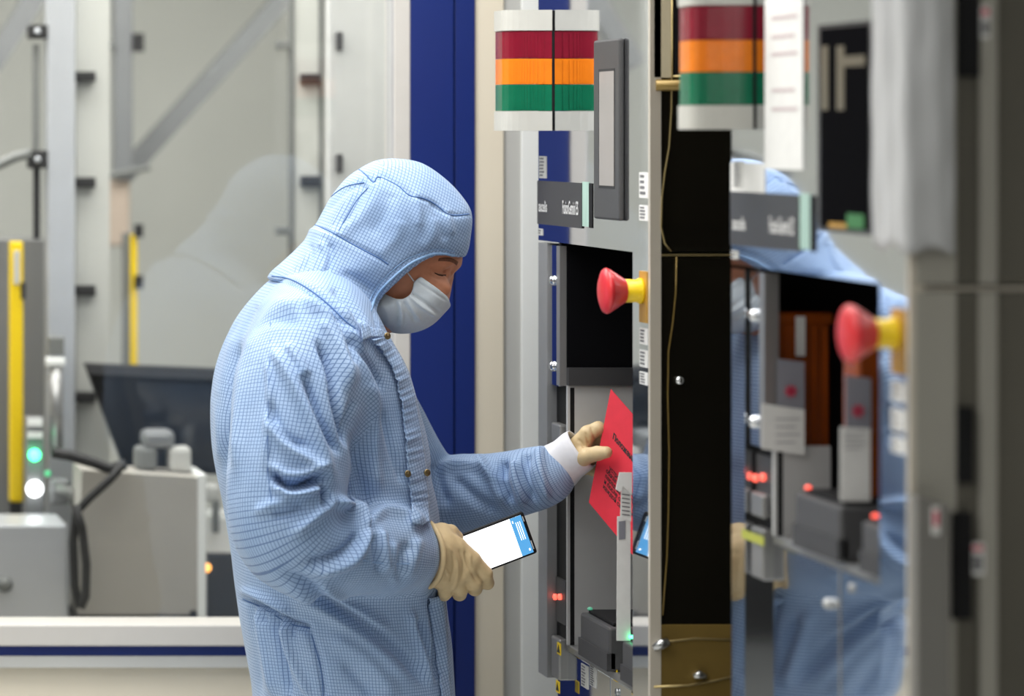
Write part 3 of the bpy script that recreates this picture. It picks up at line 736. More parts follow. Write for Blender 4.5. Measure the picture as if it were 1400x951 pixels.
# ---------------------------------------------------------------- the worker
def surface_nets(F, org, h):
    nx, ny, nz = F.shape; ins = F < 0
    c = [ins[i:nx - 1 + i, j:ny - 1 + j, k:nz - 1 + k] for i in (0, 1) for j in (0, 1) for k in (0, 1)]
    cnt = sum(x.astype(np.int8) for x in c)
    I, J, K = np.nonzero((cnt > 0) & (cnt < 8))
    idx = np.full(cnt.shape, -1, np.int64); idx[I, J, K] = np.arange(len(I))
    P = np.zeros((len(I), 3)); N = np.zeros(len(I))
    cor = [(i, j, k) for i in (0, 1) for j in (0, 1) for k in (0, 1)]
    for a in cor:
        for ax in range(3):
            if a[ax]: continue
            b = list(a); b[ax] = 1
            fa = F[I + a[0], J + a[1], K + a[2]]; fb = F[I + b[0], J + b[1], K + b[2]]
            m = (fa < 0) != (fb < 0)
            t = np.where(m, fa / np.where(m, fa - fb, 1), 0)
            p = np.repeat(np.array(a, float)[None], len(I), 0); p[:, ax] += t
            P[m] += p[m]; N[m] += 1
    P = P / N[:, None] + np.stack([I, J, K], 1)
    V = np.array(org) + P * h
    quads = []
    for ax in range(3):
        sl0 = [slice(None)] * 3; sl1 = [slice(None)] * 3
        sl0[ax] = slice(0, -1); sl1[ax] = slice(1, None)
        A, B = ins[tuple(sl0)], ins[tuple(sl1)]
        e = np.argwhere(A != B); o1, o2 = [(1, 2), (2, 0), (0, 1)][ax]
        ok = (e[:, o1] > 0) & (e[:, o2] > 0) & (e[:, o1] < F.shape[o1] - 1) & (e[:, o2] < F.shape[o2] - 1)
        e = e[ok]; q = []
        for d1, d2 in ((-1, -1), (0, -1), (0, 0), (-1, 0)):
            f = e.copy(); f[:, o1] += d1; f[:, o2] += d2
            q.append(idx[f[:, 0], f[:, 1], f[:, 2]])
        q = np.stack(q, 1); s = A[e[:, 0], e[:, 1], e[:, 2]]
        q[~s] = q[~s][:, ::-1]; quads.append(q)
    return V, np.concatenate(quads)

class Grid:
    def __init__(s, lo, hi, h):
        s.lo = np.array(lo, float); s.h = h
        n = np.ceil((np.array(hi) - s.lo) / h).astype(int) + 1
        ax = [(s.lo[i] + h * np.arange(n[i])).astype(np.float32) for i in range(3)]
        s.ax = ax; s.X = ax[0][:, None, None]; s.Y = ax[1][None, :, None]; s.Z = ax[2][None, None, :]
        s.F = np.full(tuple(n), 10.0, np.float32)
    def union(s, f, k=0.0):
        if k <= 0: s.F = np.minimum(s.F, f)
        else:
            hh = np.clip(0.5 + 0.5 * (s.F - f) / k, 0, 1)
            s.F = s.F + (f - s.F) * hh - k * hh * (1 - hh)
    def cut(s, f): s.F = np.maximum(s.F, -f)
    def cap(s, a, b, ra, rb, squash=None):
        a = np.array(a, np.float32); b = np.array(b, np.float32); d = b - a; L = float(d @ d) + 1e-12
        x, y, z = s.X - a[0], s.Y - a[1], s.Z - a[2]
        t = np.clip((x * d[0] + y * d[1] + z * d[2]) / L, 0, 1)
        q = (x - t * d[0]) ** 2 + ((y - t * d[1]) * (squash or 1)) ** 2 + (z - t * d[2]) ** 2
        return np.sqrt(q) - (ra + (rb - ra) * t)
    def chain(s, pts, k=0.012, squash=None):
        for (a, ra), (b, rb) in zip(pts, pts[1:]): s.union(s.cap(a, b, ra, rb, squash), k)
    def ell(s, c, r):
        q = ((s.X - c[0]) / r[0]) ** 2 + ((s.Y - c[1]) / r[1]) ** 2 + ((s.Z - c[2]) / r[2]) ** 2
        return (np.sqrt(q) - 1) * min(r)
    def poly2d(s, pts, blur=0):
        """signed distance (inside positive) to a closed XZ polygon, on the X-Z plane of the grid"""
        x = s.ax[0][:, None].astype(float); z = s.ax[2][None, :].astype(float); P = np.array(pts, float)
        D = np.full((len(s.ax[0]), len(s.ax[2])), 1e9); ins = np.zeros(D.shape, bool); n = len(P)
        for i in range(n):
            a, b = P[i], P[(i + 1) % n]; d = b - a; L = d @ d + 1e-15
            t = np.clip(((x - a[0]) * d[0] + (z - a[1]) * d[1]) / L, 0, 1)
            D = np.minimum(D, (x - a[0] - t * d[0]) ** 2 + (z - a[1] - t * d[1]) ** 2)
            if a[1] != b[1]:
                c = (a[1] > z) != (b[1] > z)
                ins ^= c & (x < (b[0] - a[0]) * (z - a[1]) / (b[1] - a[1]) + a[0])
        D = np.sqrt(D) * np.where(ins, 1, -1)
        for _ in range(blur):
            for ax in (0, 1): D = (np.roll(D, 1, ax) + D + np.roll(D, -1, ax)) / 3
        return D.astype(np.float32)
    def inflate(s, D, W_, R, cy):
        q = 1 - np.minimum(D, R) / R
        return ((np.sqrt(q[:, None, :] ** 2 + ((s.Y - cy) / W_) ** 2 + 1e-9) - 1) * min(W_, R)).astype(np.float32)
    def mesh(s): return surface_nets(s.F, s.lo, s.h)

def spline(pts, n=6, closed=True):
    P = [np.array(p, float) for p in pts]; m = len(P); out = []
    rngi = range(m) if closed else range(m - 1)
    for i in rngi:
        p0, p1, p2, p3 = (P[(i - 1) % m], P[i], P[(i + 1) % m], P[(i + 2) % m]) if closed else (P[max(i - 1, 0)], P[i], P[i + 1], P[min(i + 2, m - 1)])
        for k in range(n):
            t = k / n
            out.append(0.5 * ((2 * p1) + (-p0 + p2) * t + (2 * p0 - 5 * p1 + 4 * p2 - p3) * t * t + (-p0 + 3 * p1 - 3 * p2 + p3) * t ** 3))
    if not closed: out.append(P[-1])
    return np.array(out)

def xz(pts, y): return [((px + 380) * y / FPX, HC - (py - 185) * y / FPX) for px, py in pts]

def edges_of(Q):
    e = np.concatenate([Q[:, [0, 1]], Q[:, [1, 2]], Q[:, [2, 3]], Q[:, [3, 0]]]); e.sort(1)
    return np.unique(e, axis=0)
def smooth(V, Q, it=2, lam=0.5):
    E = edges_of(Q); n = len(V); deg = np.bincount(E.ravel(), minlength=n).astype(float)
    for _ in range(it):
        S = np.zeros_like(V)
        for ax in range(3):
            S[:, ax] = np.bincount(E[:, 0], V[E[:, 1], ax], n) + np.bincount(E[:, 1], V[E[:, 0], ax], n)
        V = V + lam * (S / np.maximum(deg, 1)[:, None] - V)
    return V
def normals(V, Q):
    fn = np.cross(V[Q[:, 2]] - V[Q[:, 0]], V[Q[:, 3]] - V[Q[:, 1]]); N = np.zeros_like(V)
    for k in range(4):
        for ax in range(3): N[:, ax] += np.bincount(Q[:, k], fn[:, ax], len(V))
    return N / (np.linalg.norm(N, axis=1)[:, None] + 1e-12)
def project(V): return -380 + FPX * V[:, 0] / V[:, 1], 185 + FPX * (HC - V[:, 2]) / V[:, 1]
def strokes(V, N, S):
    """creases: each is (polyline in photo pixels, half-width px, height m); raised or sunk along the normal on the visible side"""
    px, py = project(V); d = np.zeros(len(V)); w = np.clip(-N[:, 1] * 1.6 + 0.35, 0, 1)
    for pts, sig, amp in S:
        P = spline(pts, 5, False) if len(pts) > 2 else np.array(pts, float)
        lo, hi = P.min(0) - 3 * sig, P.max(0) + 3 * sig
        sel = np.nonzero((px > lo[0]) & (px < hi[0]) & (py > lo[1]) & (py < hi[1]) & (w > 0))[0]
        if not len(sel): continue
        best = np.full(len(sel), 1e9); tb = np.zeros(len(sel)); m = len(P) - 1
        for i in range(m):
            a, b = P[i], P[i + 1]; dd = b - a; L = dd @ dd + 1e-9
            t = np.clip(((px[sel] - a[0]) * dd[0] + (py[sel] - a[1]) * dd[1]) / L, 0, 1)
            q = (px[sel] - a[0] - t * dd[0]) ** 2 + (py[sel] - a[1] - t * dd[1]) ** 2
            u = q < best; best[u] = q[u]; tb[u] = (i + t[u]) / m
        taper = np.clip(np.minimum(tb, 1 - tb) * 5 + .25, 0, 1)
        d[sel] += amp * np.exp(-best / (sig * sig)) * taper * w[sel]
    return V + N * d[:, None]

def to_mesh(name, V, Q, m, parent, uvs=None):
    me = bpy.data.meshes.new(name)
    me.vertices.add(len(V)); me.vertices.foreach_set('co', V.astype(np.float32).ravel())
    me.loops.add(Q.size); me.loops.foreach_set('vertex_index', Q.astype(np.int32).ravel())
    me.polygons.add(len(Q)); me.polygons.foreach_set('loop_start', np.arange(0, Q.size, 4, dtype=np.int32))
    me.polygons.foreach_set('loop_total', np.full(len(Q), 4, np.int32))
    me.update(calc_edges=True); me.validate()
    if uvs is not None:
        l = me.uv_layers.new(name='UVMap'); l.data.foreach_set('uv', uvs.astype(np.float32).ravel())
    return link(name, me, m, parent, True)

def box_uv(V, Q, ang=0.0):
    """cloth panels: side panels map flat, the strip over the top maps along the profile"""
    Vs = smooth(V, Q, 14, .6); NV = normals(Vs, Q); fn = NV[Q].mean(1); fn /= np.linalg.norm(fn, axis=1)[:, None] + 1e-12
    c, s = math.cos(ang), math.sin(ang)
    P = V[Q]; u = P[..., 0] * c + P[..., 2] * s; v = -P[..., 0] * s + P[..., 2] * c
    fu = fn[:, 0] * c + fn[:, 2] * s; fv = -fn[:, 0] * s + fn[:, 2] * c
    side = np.abs(fn[:, 1]) > 0.45; top = (~side) & (np.abs(fv) >= np.abs(fu))
    U = np.where(side[:, None], u, np.where(top[:, None], u, P[..., 1])); Vv = np.where(side[:, None], v, np.where(top[:, None], P[..., 1], v))
    return np.stack([U, Vv], -1).reshape(-1, 2)

YC = 4.70                                      # the worker's middle plane
man = empty('person', W(470, 185, YC) * 1.0, 'worker in a pale blue checked hooded coverall and face mask, holding a phone', 'person')
man.location.z = 0.0

# --- torso and sleeves as one cloth surface
SEC = [  # photo row: back px, front px, half depth
    (1040, 356, 618, .200), (951, 350, 614, .198), (900, 341, 611, .192), (870, 336, 609, .188), (842, 331, 606, .182), (825, 330, 603, .180),
    (800, 326, 601, .184), (760, 320, 598, .192), (700, 310, 592, .200), (650, 300, 585, .206), (600, 291, 578, .208), (560, 290, 566, .206),
    (520, 296, 556, .205), (490, 305, 546, .203), (460, 317, 527, .196), (430, 333, 510, .180), (400, 354, 494, .132), (380, 374, 482, .090),
    (360, 402, 470, .060), (340, 425, 462, .048), (326, 435, 458, .040)]
sz = np.array([HC - (r[0] - 185) * YC / FPX for r in SEC])[::-1]
sc_ = np.array([(r[1] + r[2]) / 2 for r in SEC])[::-1]; sc_ = (sc_ + 380) * YC / FPX
sa = np.array([(r[2] - r[1]) / 2 * YC / FPX for r in SEC])[::-1]; sb = np.array([r[3] for r in SEC])[::-1]
o_ = np.argsort(sz); sz, sc_, sa, sb = sz[o_], sc_[o_], sa[o_], sb[o_]
def sec(z):
    z = np.asarray(z, float); return np.interp(z, sz, sc_), np.interp(z, sz, sa), np.interp(z, sz, sb)

NEAR_ARM = [((436, 446, 4.610), .080), ((425, 480, 4.562), .096), ((412, 530, 4.520), .098), ((402, 590, 4.490), .094), ((392, 650, 4.470), .090), ((392, 710, 4.455), .086), ((412, 742, 4.455), .080),
            ((455, 750, 4.470), .071), ((505, 752, 4.500), .065), ((532, 754, 4.520), .061), ((553, 757, 4.540), .053)]
FAR_ARM = [((455, 500, 4.850), .095), ((500, 570, 4.840), .088), ((550, 640, 4.815), .074), ((592, 676, 4.795), .062), ((640, 672, 4.770), .060),
           ((690, 664, 4.738), .053), ((726, 654, 4.710), .050), ((747, 647, 4.696), .044)]
NA = [(W(*p), r) for p, r in NEAR_ARM]; FA = [(W(*p), r) for p, r in FAR_ARM]
NAs = [(Vector(q[:3]), q[3]) for q in spline([tuple(p) + (r,) for p, r in NA], 3, False)]
FAs = [(Vector(q[:3]), q[3]) for q in spline([tuple(p) + (r,) for p, r in FA], 3, False)]

Gd = Grid((.70, 4.33, .70), (1.42, 5.03, 1.56), .0037)
zz_ = Gd.ax[2]; cx_, a_, b_ = sec(zz_)
cx_, a_, b_ = [np.convolve(np.pad(t, 6, mode='edge'), np.ones(13) / 13, 'valid').astype(np.float32) for t in (cx_, a_, b_)]
qx = np.abs((Gd.X - cx_[None, None, :]) / a_[None, None, :]); qy = np.abs((Gd.Y - YC) / b_[None, None, :])
Gd.F = (((qx ** 2.25 + qy ** 2.25) ** (1 / 2.25) - 1) * np.minimum(a_, b_)[None, None, :]).astype(np.float32)
del qx, qy
for ch in (NAs, FAs):
    FF = np.full(Gd.F.shape, 10, np.float32); keep = Gd.F; Gd.F = FF
    Gd.chain([((p.x, p.y, p.z), r) for p, r in ch], .006)
    arm = Gd.F; Gd.F = keep; Gd.union(arm, .030)
# open wrists
V, Q = Gd.mesh(); V = smooth(V, Q, 3)
N = normals(V, Q)
# cloth relief: broad soft drape plus the creases seen in the photo
def vnoise(P, f, seed):
    r = np.random.default_rng(seed); out = np.zeros(len(P))
    for i in range(7):
        k = r.normal(size=3) * f; out += np.sin(P @ k + r.uniform(0, 6.28))
    return out / 7
Vw = V.copy(); Vw[:, 2] *= .55
d = .0030 * vnoise(Vw, 28, 3) + .0016 * vnoise(Vw, 60, 5)
V = V + N * d[:, None]
FOLDS = [
    # armhole and upper sleeve
    ([(436, 468), (447, 490), (455, 515), (459, 545), (468, 580), (474, 604)], 5.5, -.013),
    ([(417, 520), (427, 545), (437, 572), (450, 598), (462, 615)], 5.5, -.009),
    ([(414, 410), (440, 428), (460, 452), (473, 485), (482, 525)], 9, .008), ([(436, 440), (452, 462), (466, 492), (476, 530)], 6, .006),
    ([(374, 478), (394, 510), (414, 550), (434, 600), (452, 655)], 10, .008), ([(392, 470), (410, 496), (418, 514)], 8, .006),
    ([(370, 575), (386, 602), (410, 622), (440, 640)], 9, .007), ([(368, 548), (376, 575), (392, 598), (420, 612)], 7, -.005),
    ([(366, 490), (370, 530), (366, 580), (362, 640)], 6, .004),
    ([(330, 470), (318, 500), (312, 540), (311, 600), (308, 640)], 6, -.012), ([(345, 455), (328, 495), (322, 560), (322, 640)], 10, .005),
    ([(292, 540), (298, 580), (300, 630)], 6, .004), ([(320, 455), (302, 500), (296, 545)], 5, .005),
    # crook of the elbow
    ([(374, 646), (384, 658), (400, 664), (420, 660), (440, 652)], 5.5, -.016), ([(372, 636), (392, 648), (418, 646), (442, 634)], 6, .006),
    ([(376, 664), (396, 676), (420, 672), (438, 664)], 6, .009), ([(436, 664), (446, 676), (440, 694)], 4.5, -.010),
    ([(400, 730), (422, 712), (440, 696), (452, 682)], 8, .007), ([(372, 704), (396, 700), (416, 690)], 7, -.005),
    ([(350, 700), (372, 690), (396, 684)], 8, .004),
    ([(458, 684), (478, 690), (497, 703), (504, 722)], 7, .009), ([(500, 698), (504, 710), (508, 724)], 3.6, -.010),
    ([(508, 706), (530, 698), (555, 704), (570, 720)], 8, .006),
    ([(428, 782), (456, 776), (482, 764), (496, 744), (502, 722)], 8, .007), ([(420, 768), (450, 762), (476, 748), (490, 728)], 7, -.006),
    ([(521, 724), (524, 750), (528, 778)], 6, .005), ([(512, 730), (514, 755), (520, 782)], 6, -.004),
    ([(560, 742), (548, 765), (538, 792)], 9, -.004), ([(572, 735), (566, 760), (556, 788)], 8, .003), ([(536, 740), (538, 765), (540, 795)], 7, .004),
    # chest and front
    ([(476, 462), (490, 480), (508, 505), (520, 530)], 6, -.006), ([(484, 545), (478, 575), (474, 600)], 6, -.005),
    ([(482, 560), (486, 610), (496, 665), (506, 690)], 8, -.005), ([(500, 520), (506, 590), (516, 670)], 9, .005),
    ([(462, 420), (478, 446), (496, 500), (510, 560), (520, 620)], 10, .005), ([(520, 560), (534, 610), (552, 660)], 7, -.004),
    ([(455, 432), (470, 460), (480, 500)], 7, -.006),
    ([(350, 420), (376, 412), (410, 420)], 10, .004), ([(340, 450), (370, 436), (410, 440)], 9, -.003),
    # yoke and neck
    ([(455, 392), (478, 415), (496, 440)], 6, -.004), ([(372, 384), (406, 391), (430, 404), (452, 422), (470, 440), (486, 455)], 4, -.004), ([(372, 374), (406, 381), (432, 394), (456, 412), (474, 430)], 5, .003),
    # below the sleeve, waist gathers and drape
    ([(330, 817), (360, 830), (395, 850), (424, 858)], 6, -.009), ([(328, 806), (360, 818), (398, 838)], 7, .005),
    ([(389, 783), (430, 806), (490, 850), (540, 890), (590, 938)], 10, -.007), ([(400, 812), (450, 836), (510, 880), (560, 930)], 12, .006),
    ([(435, 802), (480, 828), (530, 862)], 9, .006), ([(572, 846), (584, 880), (602, 930)], 8, -.007), ([(560, 835), (575, 880), (590, 940)], 8, .005),
    ([(590, 818), (597, 860), (606, 920)], 5, -.007),
    ([(342, 826), (346, 870), (356, 951)], 5, -.006), ([(352, 834), (360, 880), (374, 951)], 6, .005), ([(368, 838), (380, 880), (396, 951)], 6, -.007),
    ([(384, 852), (398, 896), (424, 951)], 6, .005), ([(420, 856), (436, 900), (444, 955)], 5, -.004), ([(356, 836), (362, 850)], 4, -.005), ([(376, 846), (380, 866)], 4, -.005), ([(398, 856), (402, 870)], 4, -.004),
    ([(455, 870), (500, 900), (540, 951)], 12, .005), ([(470, 905), (510, 951)], 9, -.004),
    # far sleeve
    ([(600, 640), (625, 634), (660, 640), (690, 660)], 7, .005), ([(690, 628), (688, 650), (700, 690)], 6, -.008), ([(620, 650), (650, 680), (676, 700)], 8, -.006),
    ([(705, 630), (706, 655), (716, 690)], 7, .007), ([(650, 622), (664, 640), (690, 690)], 7, .005), ([(722, 618), (720, 645), (732, 690)], 6, -.007), ([(738, 610), (738, 640), (748, 682)], 7, .005),
    ([(596, 632), (600, 660), (612, 690)], 7, -.005)]
V_flat = V.copy()
FOLDS = [(a, s * .9, h * 2.0) for a, s, h in FOLDS]
V = strokes(V, N, FOLDS)
V = smooth(V, Q, 1, .25)
def arm_coords(P, ch):
    pts = np.array([list(q) for q, r in ch]); rad = np.array([r for q, r in ch]); n = len(pts) - 1
    L = np.concatenate([[0], np.cumsum(np.linalg.norm(np.diff(pts, axis=0), axis=1))])
    qs, ss, rs, cs, tv = [], [], [], [], []
    for i in range(n):
        dd = pts[i + 1] - pts[i]; l = np.linalg.norm(dd); tt = dd / l
        t = np.clip((P - pts[i]) @ dd / l ** 2, -9 if i == 0 else -.6, 9 if i == n - 1 else 1.6)
        tc = np.clip(t, -9 if i == 0 else 0, 9 if i == n - 1 else 1)
        C = pts[i] + tc[:, None] * dd; qs.append(np.linalg.norm(P - C, axis=1)); ss.append(L[i] + t * l); cs.append(pts[i] + t[:, None] * dd)
        rs.append(rad[i] + np.clip(t, 0, 1) * (rad[i + 1] - rad[i])); tv.append(tt)
    qs = np.array(qs); w = np.exp(-(qs - qs.min(0)) / .010); w /= w.sum(0)
    S = (w * np.array(ss)).sum(0); R_ = (w * np.array(rs)).sum(0); C = (w[..., None] * np.array(cs)).sum(0); T = np.einsum('ij,ik->jk', w, np.array(tv))
    T /= np.linalg.norm(T, axis=1)[:, None]
    n1 = np.array([0, -1, 0.]) - T * (-T[:, 1])[:, None]; n1 /= np.linalg.norm(n1, axis=1)[:, None]; n2 = np.cross(T, n1); r_ = P - C
    return qs.min(0) - R_, S, np.arctan2((r_ * n2).sum(1), (r_ * n1).sum(1))
V_fold = V; V = V_flat
FC = V[Q].mean(1)
cxf, af, bf = sec(FC[:, 2]); tq = (np.hypot((FC[:, 0] - cxf) / af, (FC[:, 1] - YC) / bf) - 1) * np.minimum(af, bf)
UV = np.zeros((len(Q), 4, 2)); P4 = V[Q].reshape(-1, 3)
cx4, a4, b4 = sec(P4[:, 2]); ang = np.arctan2((P4[:, 0] - cx4) / a4, -(P4[:, 1] - YC) / b4).reshape(-1, 4)
angc = np.arctan2((FC[:, 0] - cxf) / af, -(FC[:, 1] - YC) / bf)
ang = angc[:, None] + (ang - angc[:, None] + math.pi) % (2 * math.pi) - math.pi
UV[..., 0] = ang * .178; UV[..., 1] = P4[:, 2].reshape(-1, 4)
BU = box_uv(V, Q, math.radians(-12)).reshape(-1, 4, 2); up_m = FC[:, 2] > HC - (520 - 185) * YC / FPX; UV[up_m] = BU[up_m]
for ch, rr in ((NAs, .078), (FAs, .06)):
    dq, Sf, Af = arm_coords(FC, ch); d4, S4, A4 = arm_coords(P4, ch)
    A4 = A4.reshape(-1, 4); A4 = Af[:, None] + (A4 - Af[:, None] + math.pi) % (2 * math.pi) - math.pi
    m_ = dq < tq
    UV[m_, :, 0] = (A4 * rr)[m_]; UV[m_, :, 1] = S4.reshape(-1, 4)[m_]; tq = np.where(m_, dq, tq)
V = V_fold
cover = to_mesh('coverall', V, Q, M['fabric'], man, UV)
bvh_c = BVHTree.FromPolygons([tuple(v) for v in V], [tuple(q) for q in Q])

# --- trouser legs down to the floor (below the picture)
Gl = Grid((.60, 4.42, .06), (1.30, 4.98, .80), .011)
for sy in (-.1, .1):
    Gl.chain([((1.00, YC + sy * .9, .74), .135), ((1.01, YC + sy, .45), .095), ((.985, YC + sy, .12), .085)], .05)
for zc in (.70, .76): Gl.union(Gl.ell((float(np.interp(zc, sz, sc_)) , YC, zc), (.155, .19, .10)), .04)
Vl, Ql = Gl.mesh(); Vl = smooth(Vl, Ql, 2)
to_mesh('trouser_leg', Vl, Ql, M['fabric'], man, box_uv(Vl, Ql))
for sy in (-.1, .1):
    Gb = Grid((.86, YC + sy - .08, -.02), (1.24, YC + sy + .08, .22), .009)
    Gb.union(Gb.ell((1.02, YC + sy, .045), (.15, .055, .045))); Gb.union(Gb.cap((.98, YC + sy, .05), (.985, YC + sy, .18), .055, .06), .04)
    Gb.F = np.maximum(Gb.F, -(Gb.Z - .001) + 0 * Gb.F)
    Vb, Qb = Gb.mesh(); to_mesh('overboot', smooth(Vb, Qb, 1), Qb, M['cuffw'], man)

# --- hood
HY = 4.70; HN = 4.628                          # middle plane of the head; depth of its near side
HOOD = [(500, 225), (520, 217), (545, 216), (575, 222), (605, 242), (628, 265), (643, 290), (641, 322), (632, 352), (600, 385), (560, 425), (528, 452), (514, 462), (497, 452), (470, 434), (430, 412),
        (392, 388), (371, 377), (385, 361), (408, 340), (424, 326), (432, 308), (446, 282), (458, 262), (477, 240)]
OPEN_ = [(636, 352.5), (622, 352), (608, 349.5), (594, 349.5), (580, 354), (565, 362), (548, 375), (532, 390), (522, 401), (515, 413), (509.5, 428), (511, 441), (516, 452)]
Gh = Grid((.80, 4.49, 1.36), (1.245, 4.91, 1.70), .0028)
Dh = Gh.poly2d(spline(xz(HOOD, HY), 5), 6)
Gh.F = Gh.inflate(Dh, .108, .108, HY)
hz = Gh.ax[2]; hcx, ha, hb = [np.convolve(np.pad(t, 9, mode='edge'), np.ones(19) / 19, 'valid').astype(np.float32) for t in sec(hz)]
yk = ((np.abs((Gh.X - hcx[None, None, :]) / ha[None, None, :]) ** 2.25 + np.abs((Gh.Y - YC) / hb[None, None, :]) ** 2.25) ** (1 / 2.25) - 1) * np.minimum(ha, hb)[None, None, :] - .0055
yr = Gh.poly2d(spline(xz([(340, 376), (366, 380), (384, 381), (405, 388), (430, 403), (452, 420), (472, 440), (488, 455), (500, 461), (512, 455), (512, 400), (480, 330), (400, 320), (350, 340)], 4.60), 4), 1)
yk = np.maximum(yk, -yr[:, None, :] + 0 * yk).astype(np.float32)
Gh.union(yk, .022)
opn = Gh.poly2d([tuple(p) for p in spline(xz(OPEN_, HN), 4, False)] + xz([(520, 475), (540, 520), (720, 520), (720, 352)], HN), 1)
inner = Gh.F + (.0038 + .16 * np.clip(-opn - .004, 0, .07))[:, None, :]
Gh.F = np.maximum(Gh.F, -inner)
Gh.F = np.maximum(Gh.F, opn[:, None, :] + 0 * Gh.F)
Vh, Qh = Gh.mesh(); Vh = smooth(Vh, Qh, 2, .5); Nh = normals(Vh, Qh)
HF = [
    # brow gathers under the crown seam, and side drape
    ([(566, 262), (572, 285), (572, 310)], 6, .004), ([(590, 275), (600, 300), (610, 330)], 6, -.004), ([(610, 285), (614, 300), (618, 320)], 5, .004), ([(596, 295), (592, 320), (578, 340)], 8, .003),
    ([(520, 245), (510, 275), (490, 300), (468, 316)], 9, .005), ([(500, 250), (488, 276), (466, 308)], 6, -.005), ([(535, 262), (528, 290), (506, 320)], 9, -.003),
    ([(446, 288), (470, 262), (500, 248)], 5, -.004), ([(548, 300), (540, 325), (516, 348)], 9, .003),
    # yoke creases
    ([(436, 330), (446, 345), (440, 372)], 5, .004), ([(450, 332), (452, 350), (446, 380)], 5, -.005), ([(424, 332), (424, 350), (414, 366)], 4, -.004), ([(432, 380), (466, 396), (500, 416)], 9, .004), ([(400, 362), (430, 384), (468, 412)], 7, -.003),
    ([(470, 372), (490, 384), (508, 398)], 6, -.003),
    # stitched hem groove
    ([(x - 1 - 6 * min(1, max(0, (620 - x) / 60)), y - 8) for x, y in OPEN_[1:10]], 2.2, -.0014),
    # seams pull in a little
    ([(488, 228), (512, 248), (522, 240), (545, 252), (565, 268), (590, 276), (612, 292), (643, 293)], 3, -.003), ([(431, 306), (462, 322), (500, 342), (532, 361)], 3, -.003)]
Vh = strokes(Vh, Nh, HF)
Nv = .0016 * vnoise(Vh, 45, 11); Vh = Vh + Nh * Nv[:, None]
hood_uv = box_uv(Vh - Nh * Nv[:, None], Qh, math.radians(-28))
hood = to_mesh('hood', Vh, Qh, M['fabric'], man, hood_uv)
bvh_h = BVHTree.FromPolygons([tuple(v) for v in Vh], [tuple(q) for q in Qh])

CAM = Vector((0, 0, HC))
def hit(bvh, px, py, lift=0.0):
    d = (W(px, py, 4.7) - CAM).normalized(); loc, n, i, dist = bvh.ray_cast(CAM, d)
    if loc is None: return None
    if n.dot(d) > 0: n = -n
    return loc + n * lift
def seam_on(bvh, pts, name, parent, r=.0011, m='seam', lift=.0002):
    P = [hit(bvh, *p, lift) for p in spline(pts, 6, False)]; P = [p for p in P if p is not None]
    if len(P) < 3: return None
    A = np.array([list(p) for p in P])
    for _ in range(2): A[1:-1] = (A[:-2] + 2 * A[1:-1] + A[2:]) / 4
    return MB().tube(A, r, 6).build(name, M[m], parent, True)
seam_on(bvh_h, [(488, 229), (500, 238), (511, 249), (516, 241), (530, 246), (545, 254), (560, 267), (578, 270), (596, 279), (612, 292), (626, 294), (641, 292)], 'seam', hood)
seam_on(bvh_h, [(446, 276), (458, 264), (474, 254), (498, 249)], 'seam', hood)
seam_on(bvh_h, [(431, 307), (448, 314), (462, 321), (480, 332), (500, 343), (518, 352), (531, 361)], 'seam', hood)
seam_on(bvh_h, [(460, 320), (474, 296), (490, 270), (512, 248)], 'seam', hood, .0008)

# --- head under the hood
FACE = [(470, 300), (500, 262), (545, 246), (590, 260), (618, 295), (628, 325), (631, 348), (628, 360), (624, 367), (618, 374), (613, 381), (612, 392), (610, 405), (602, 428), (588, 440), (560, 450), (530, 446), (512, 430), (496, 410), (475, 370)]
Gf = Grid((.92, 4.585, 1.36), (1.21, 4.815, 1.66), .0024)
Df = Gf.poly2d(spline(xz(FACE, HY), 4), 3)
Gf.F = Gf.inflate(Df, .074, .085, HY)
def FP(px, py, side, off): return W(px, py, HY) + Vector((0, side * off, 0))
for sd in (-1, 1):
    e = FP(601, 371, sd, .032)
    Gf.cut(Gf.ell((e.x + .014, e.y + sd * .012, e.z), (.021, .021, .0135)))
    # eyeball under a lowered lid, brow ridge, cheekbone
    Gf.union(Gf.ell((e.x - .002, e.y - sd * .003, e.z - .001), (.0120, .0120, .0110)), .003)
    b0, b1 = FP(619, 358, sd, .012), FP(592, 360, sd, .050)
    Gf.union(Gf.cap(tuple(b0), tuple(b1), .0092, .006), .008)
    c0 = FP(585, 392, sd, .050); Gf.union(Gf.ell(tuple(c0), (.024, .016, .015)), .016)
n0, n1 = W(612, 380, HY), W(601, 412, HY)
Gf.union(Gf.cap(tuple(n0), tuple(n1), .0085, .0135), .010)
nk0, nk1 = W(505, 400, HY), W(455, 470, HY); Gf.union(Gf.cap(tuple(nk0), tuple(nk1), .055, .058), .03)
Vf, Qf = Gf.mesh(); Vf = smooth(Vf, Qf, 2); Nf = normals(Vf, Qf)
Vf = strokes(Vf, Nf, [([(590, 370), (600, 372), (610, 371)], 3.6, -.0034), ([(588, 375), (599, 380), (608, 380)], 2.0, -.0016), ([(586, 367), (598, 364), (610, 366)], 2.6, -.0024), ([(577, 372), (584, 376)], 2, -.0008), ([(596, 388), (606, 394), (612, 400)], 4, -.0012)])
body = to_mesh('body', Vf, Qf, M['skin'], man)
bvh_f = BVHTree.FromPolygons([tuple(v) for v in Vf], [tuple(q) for q in Qf])
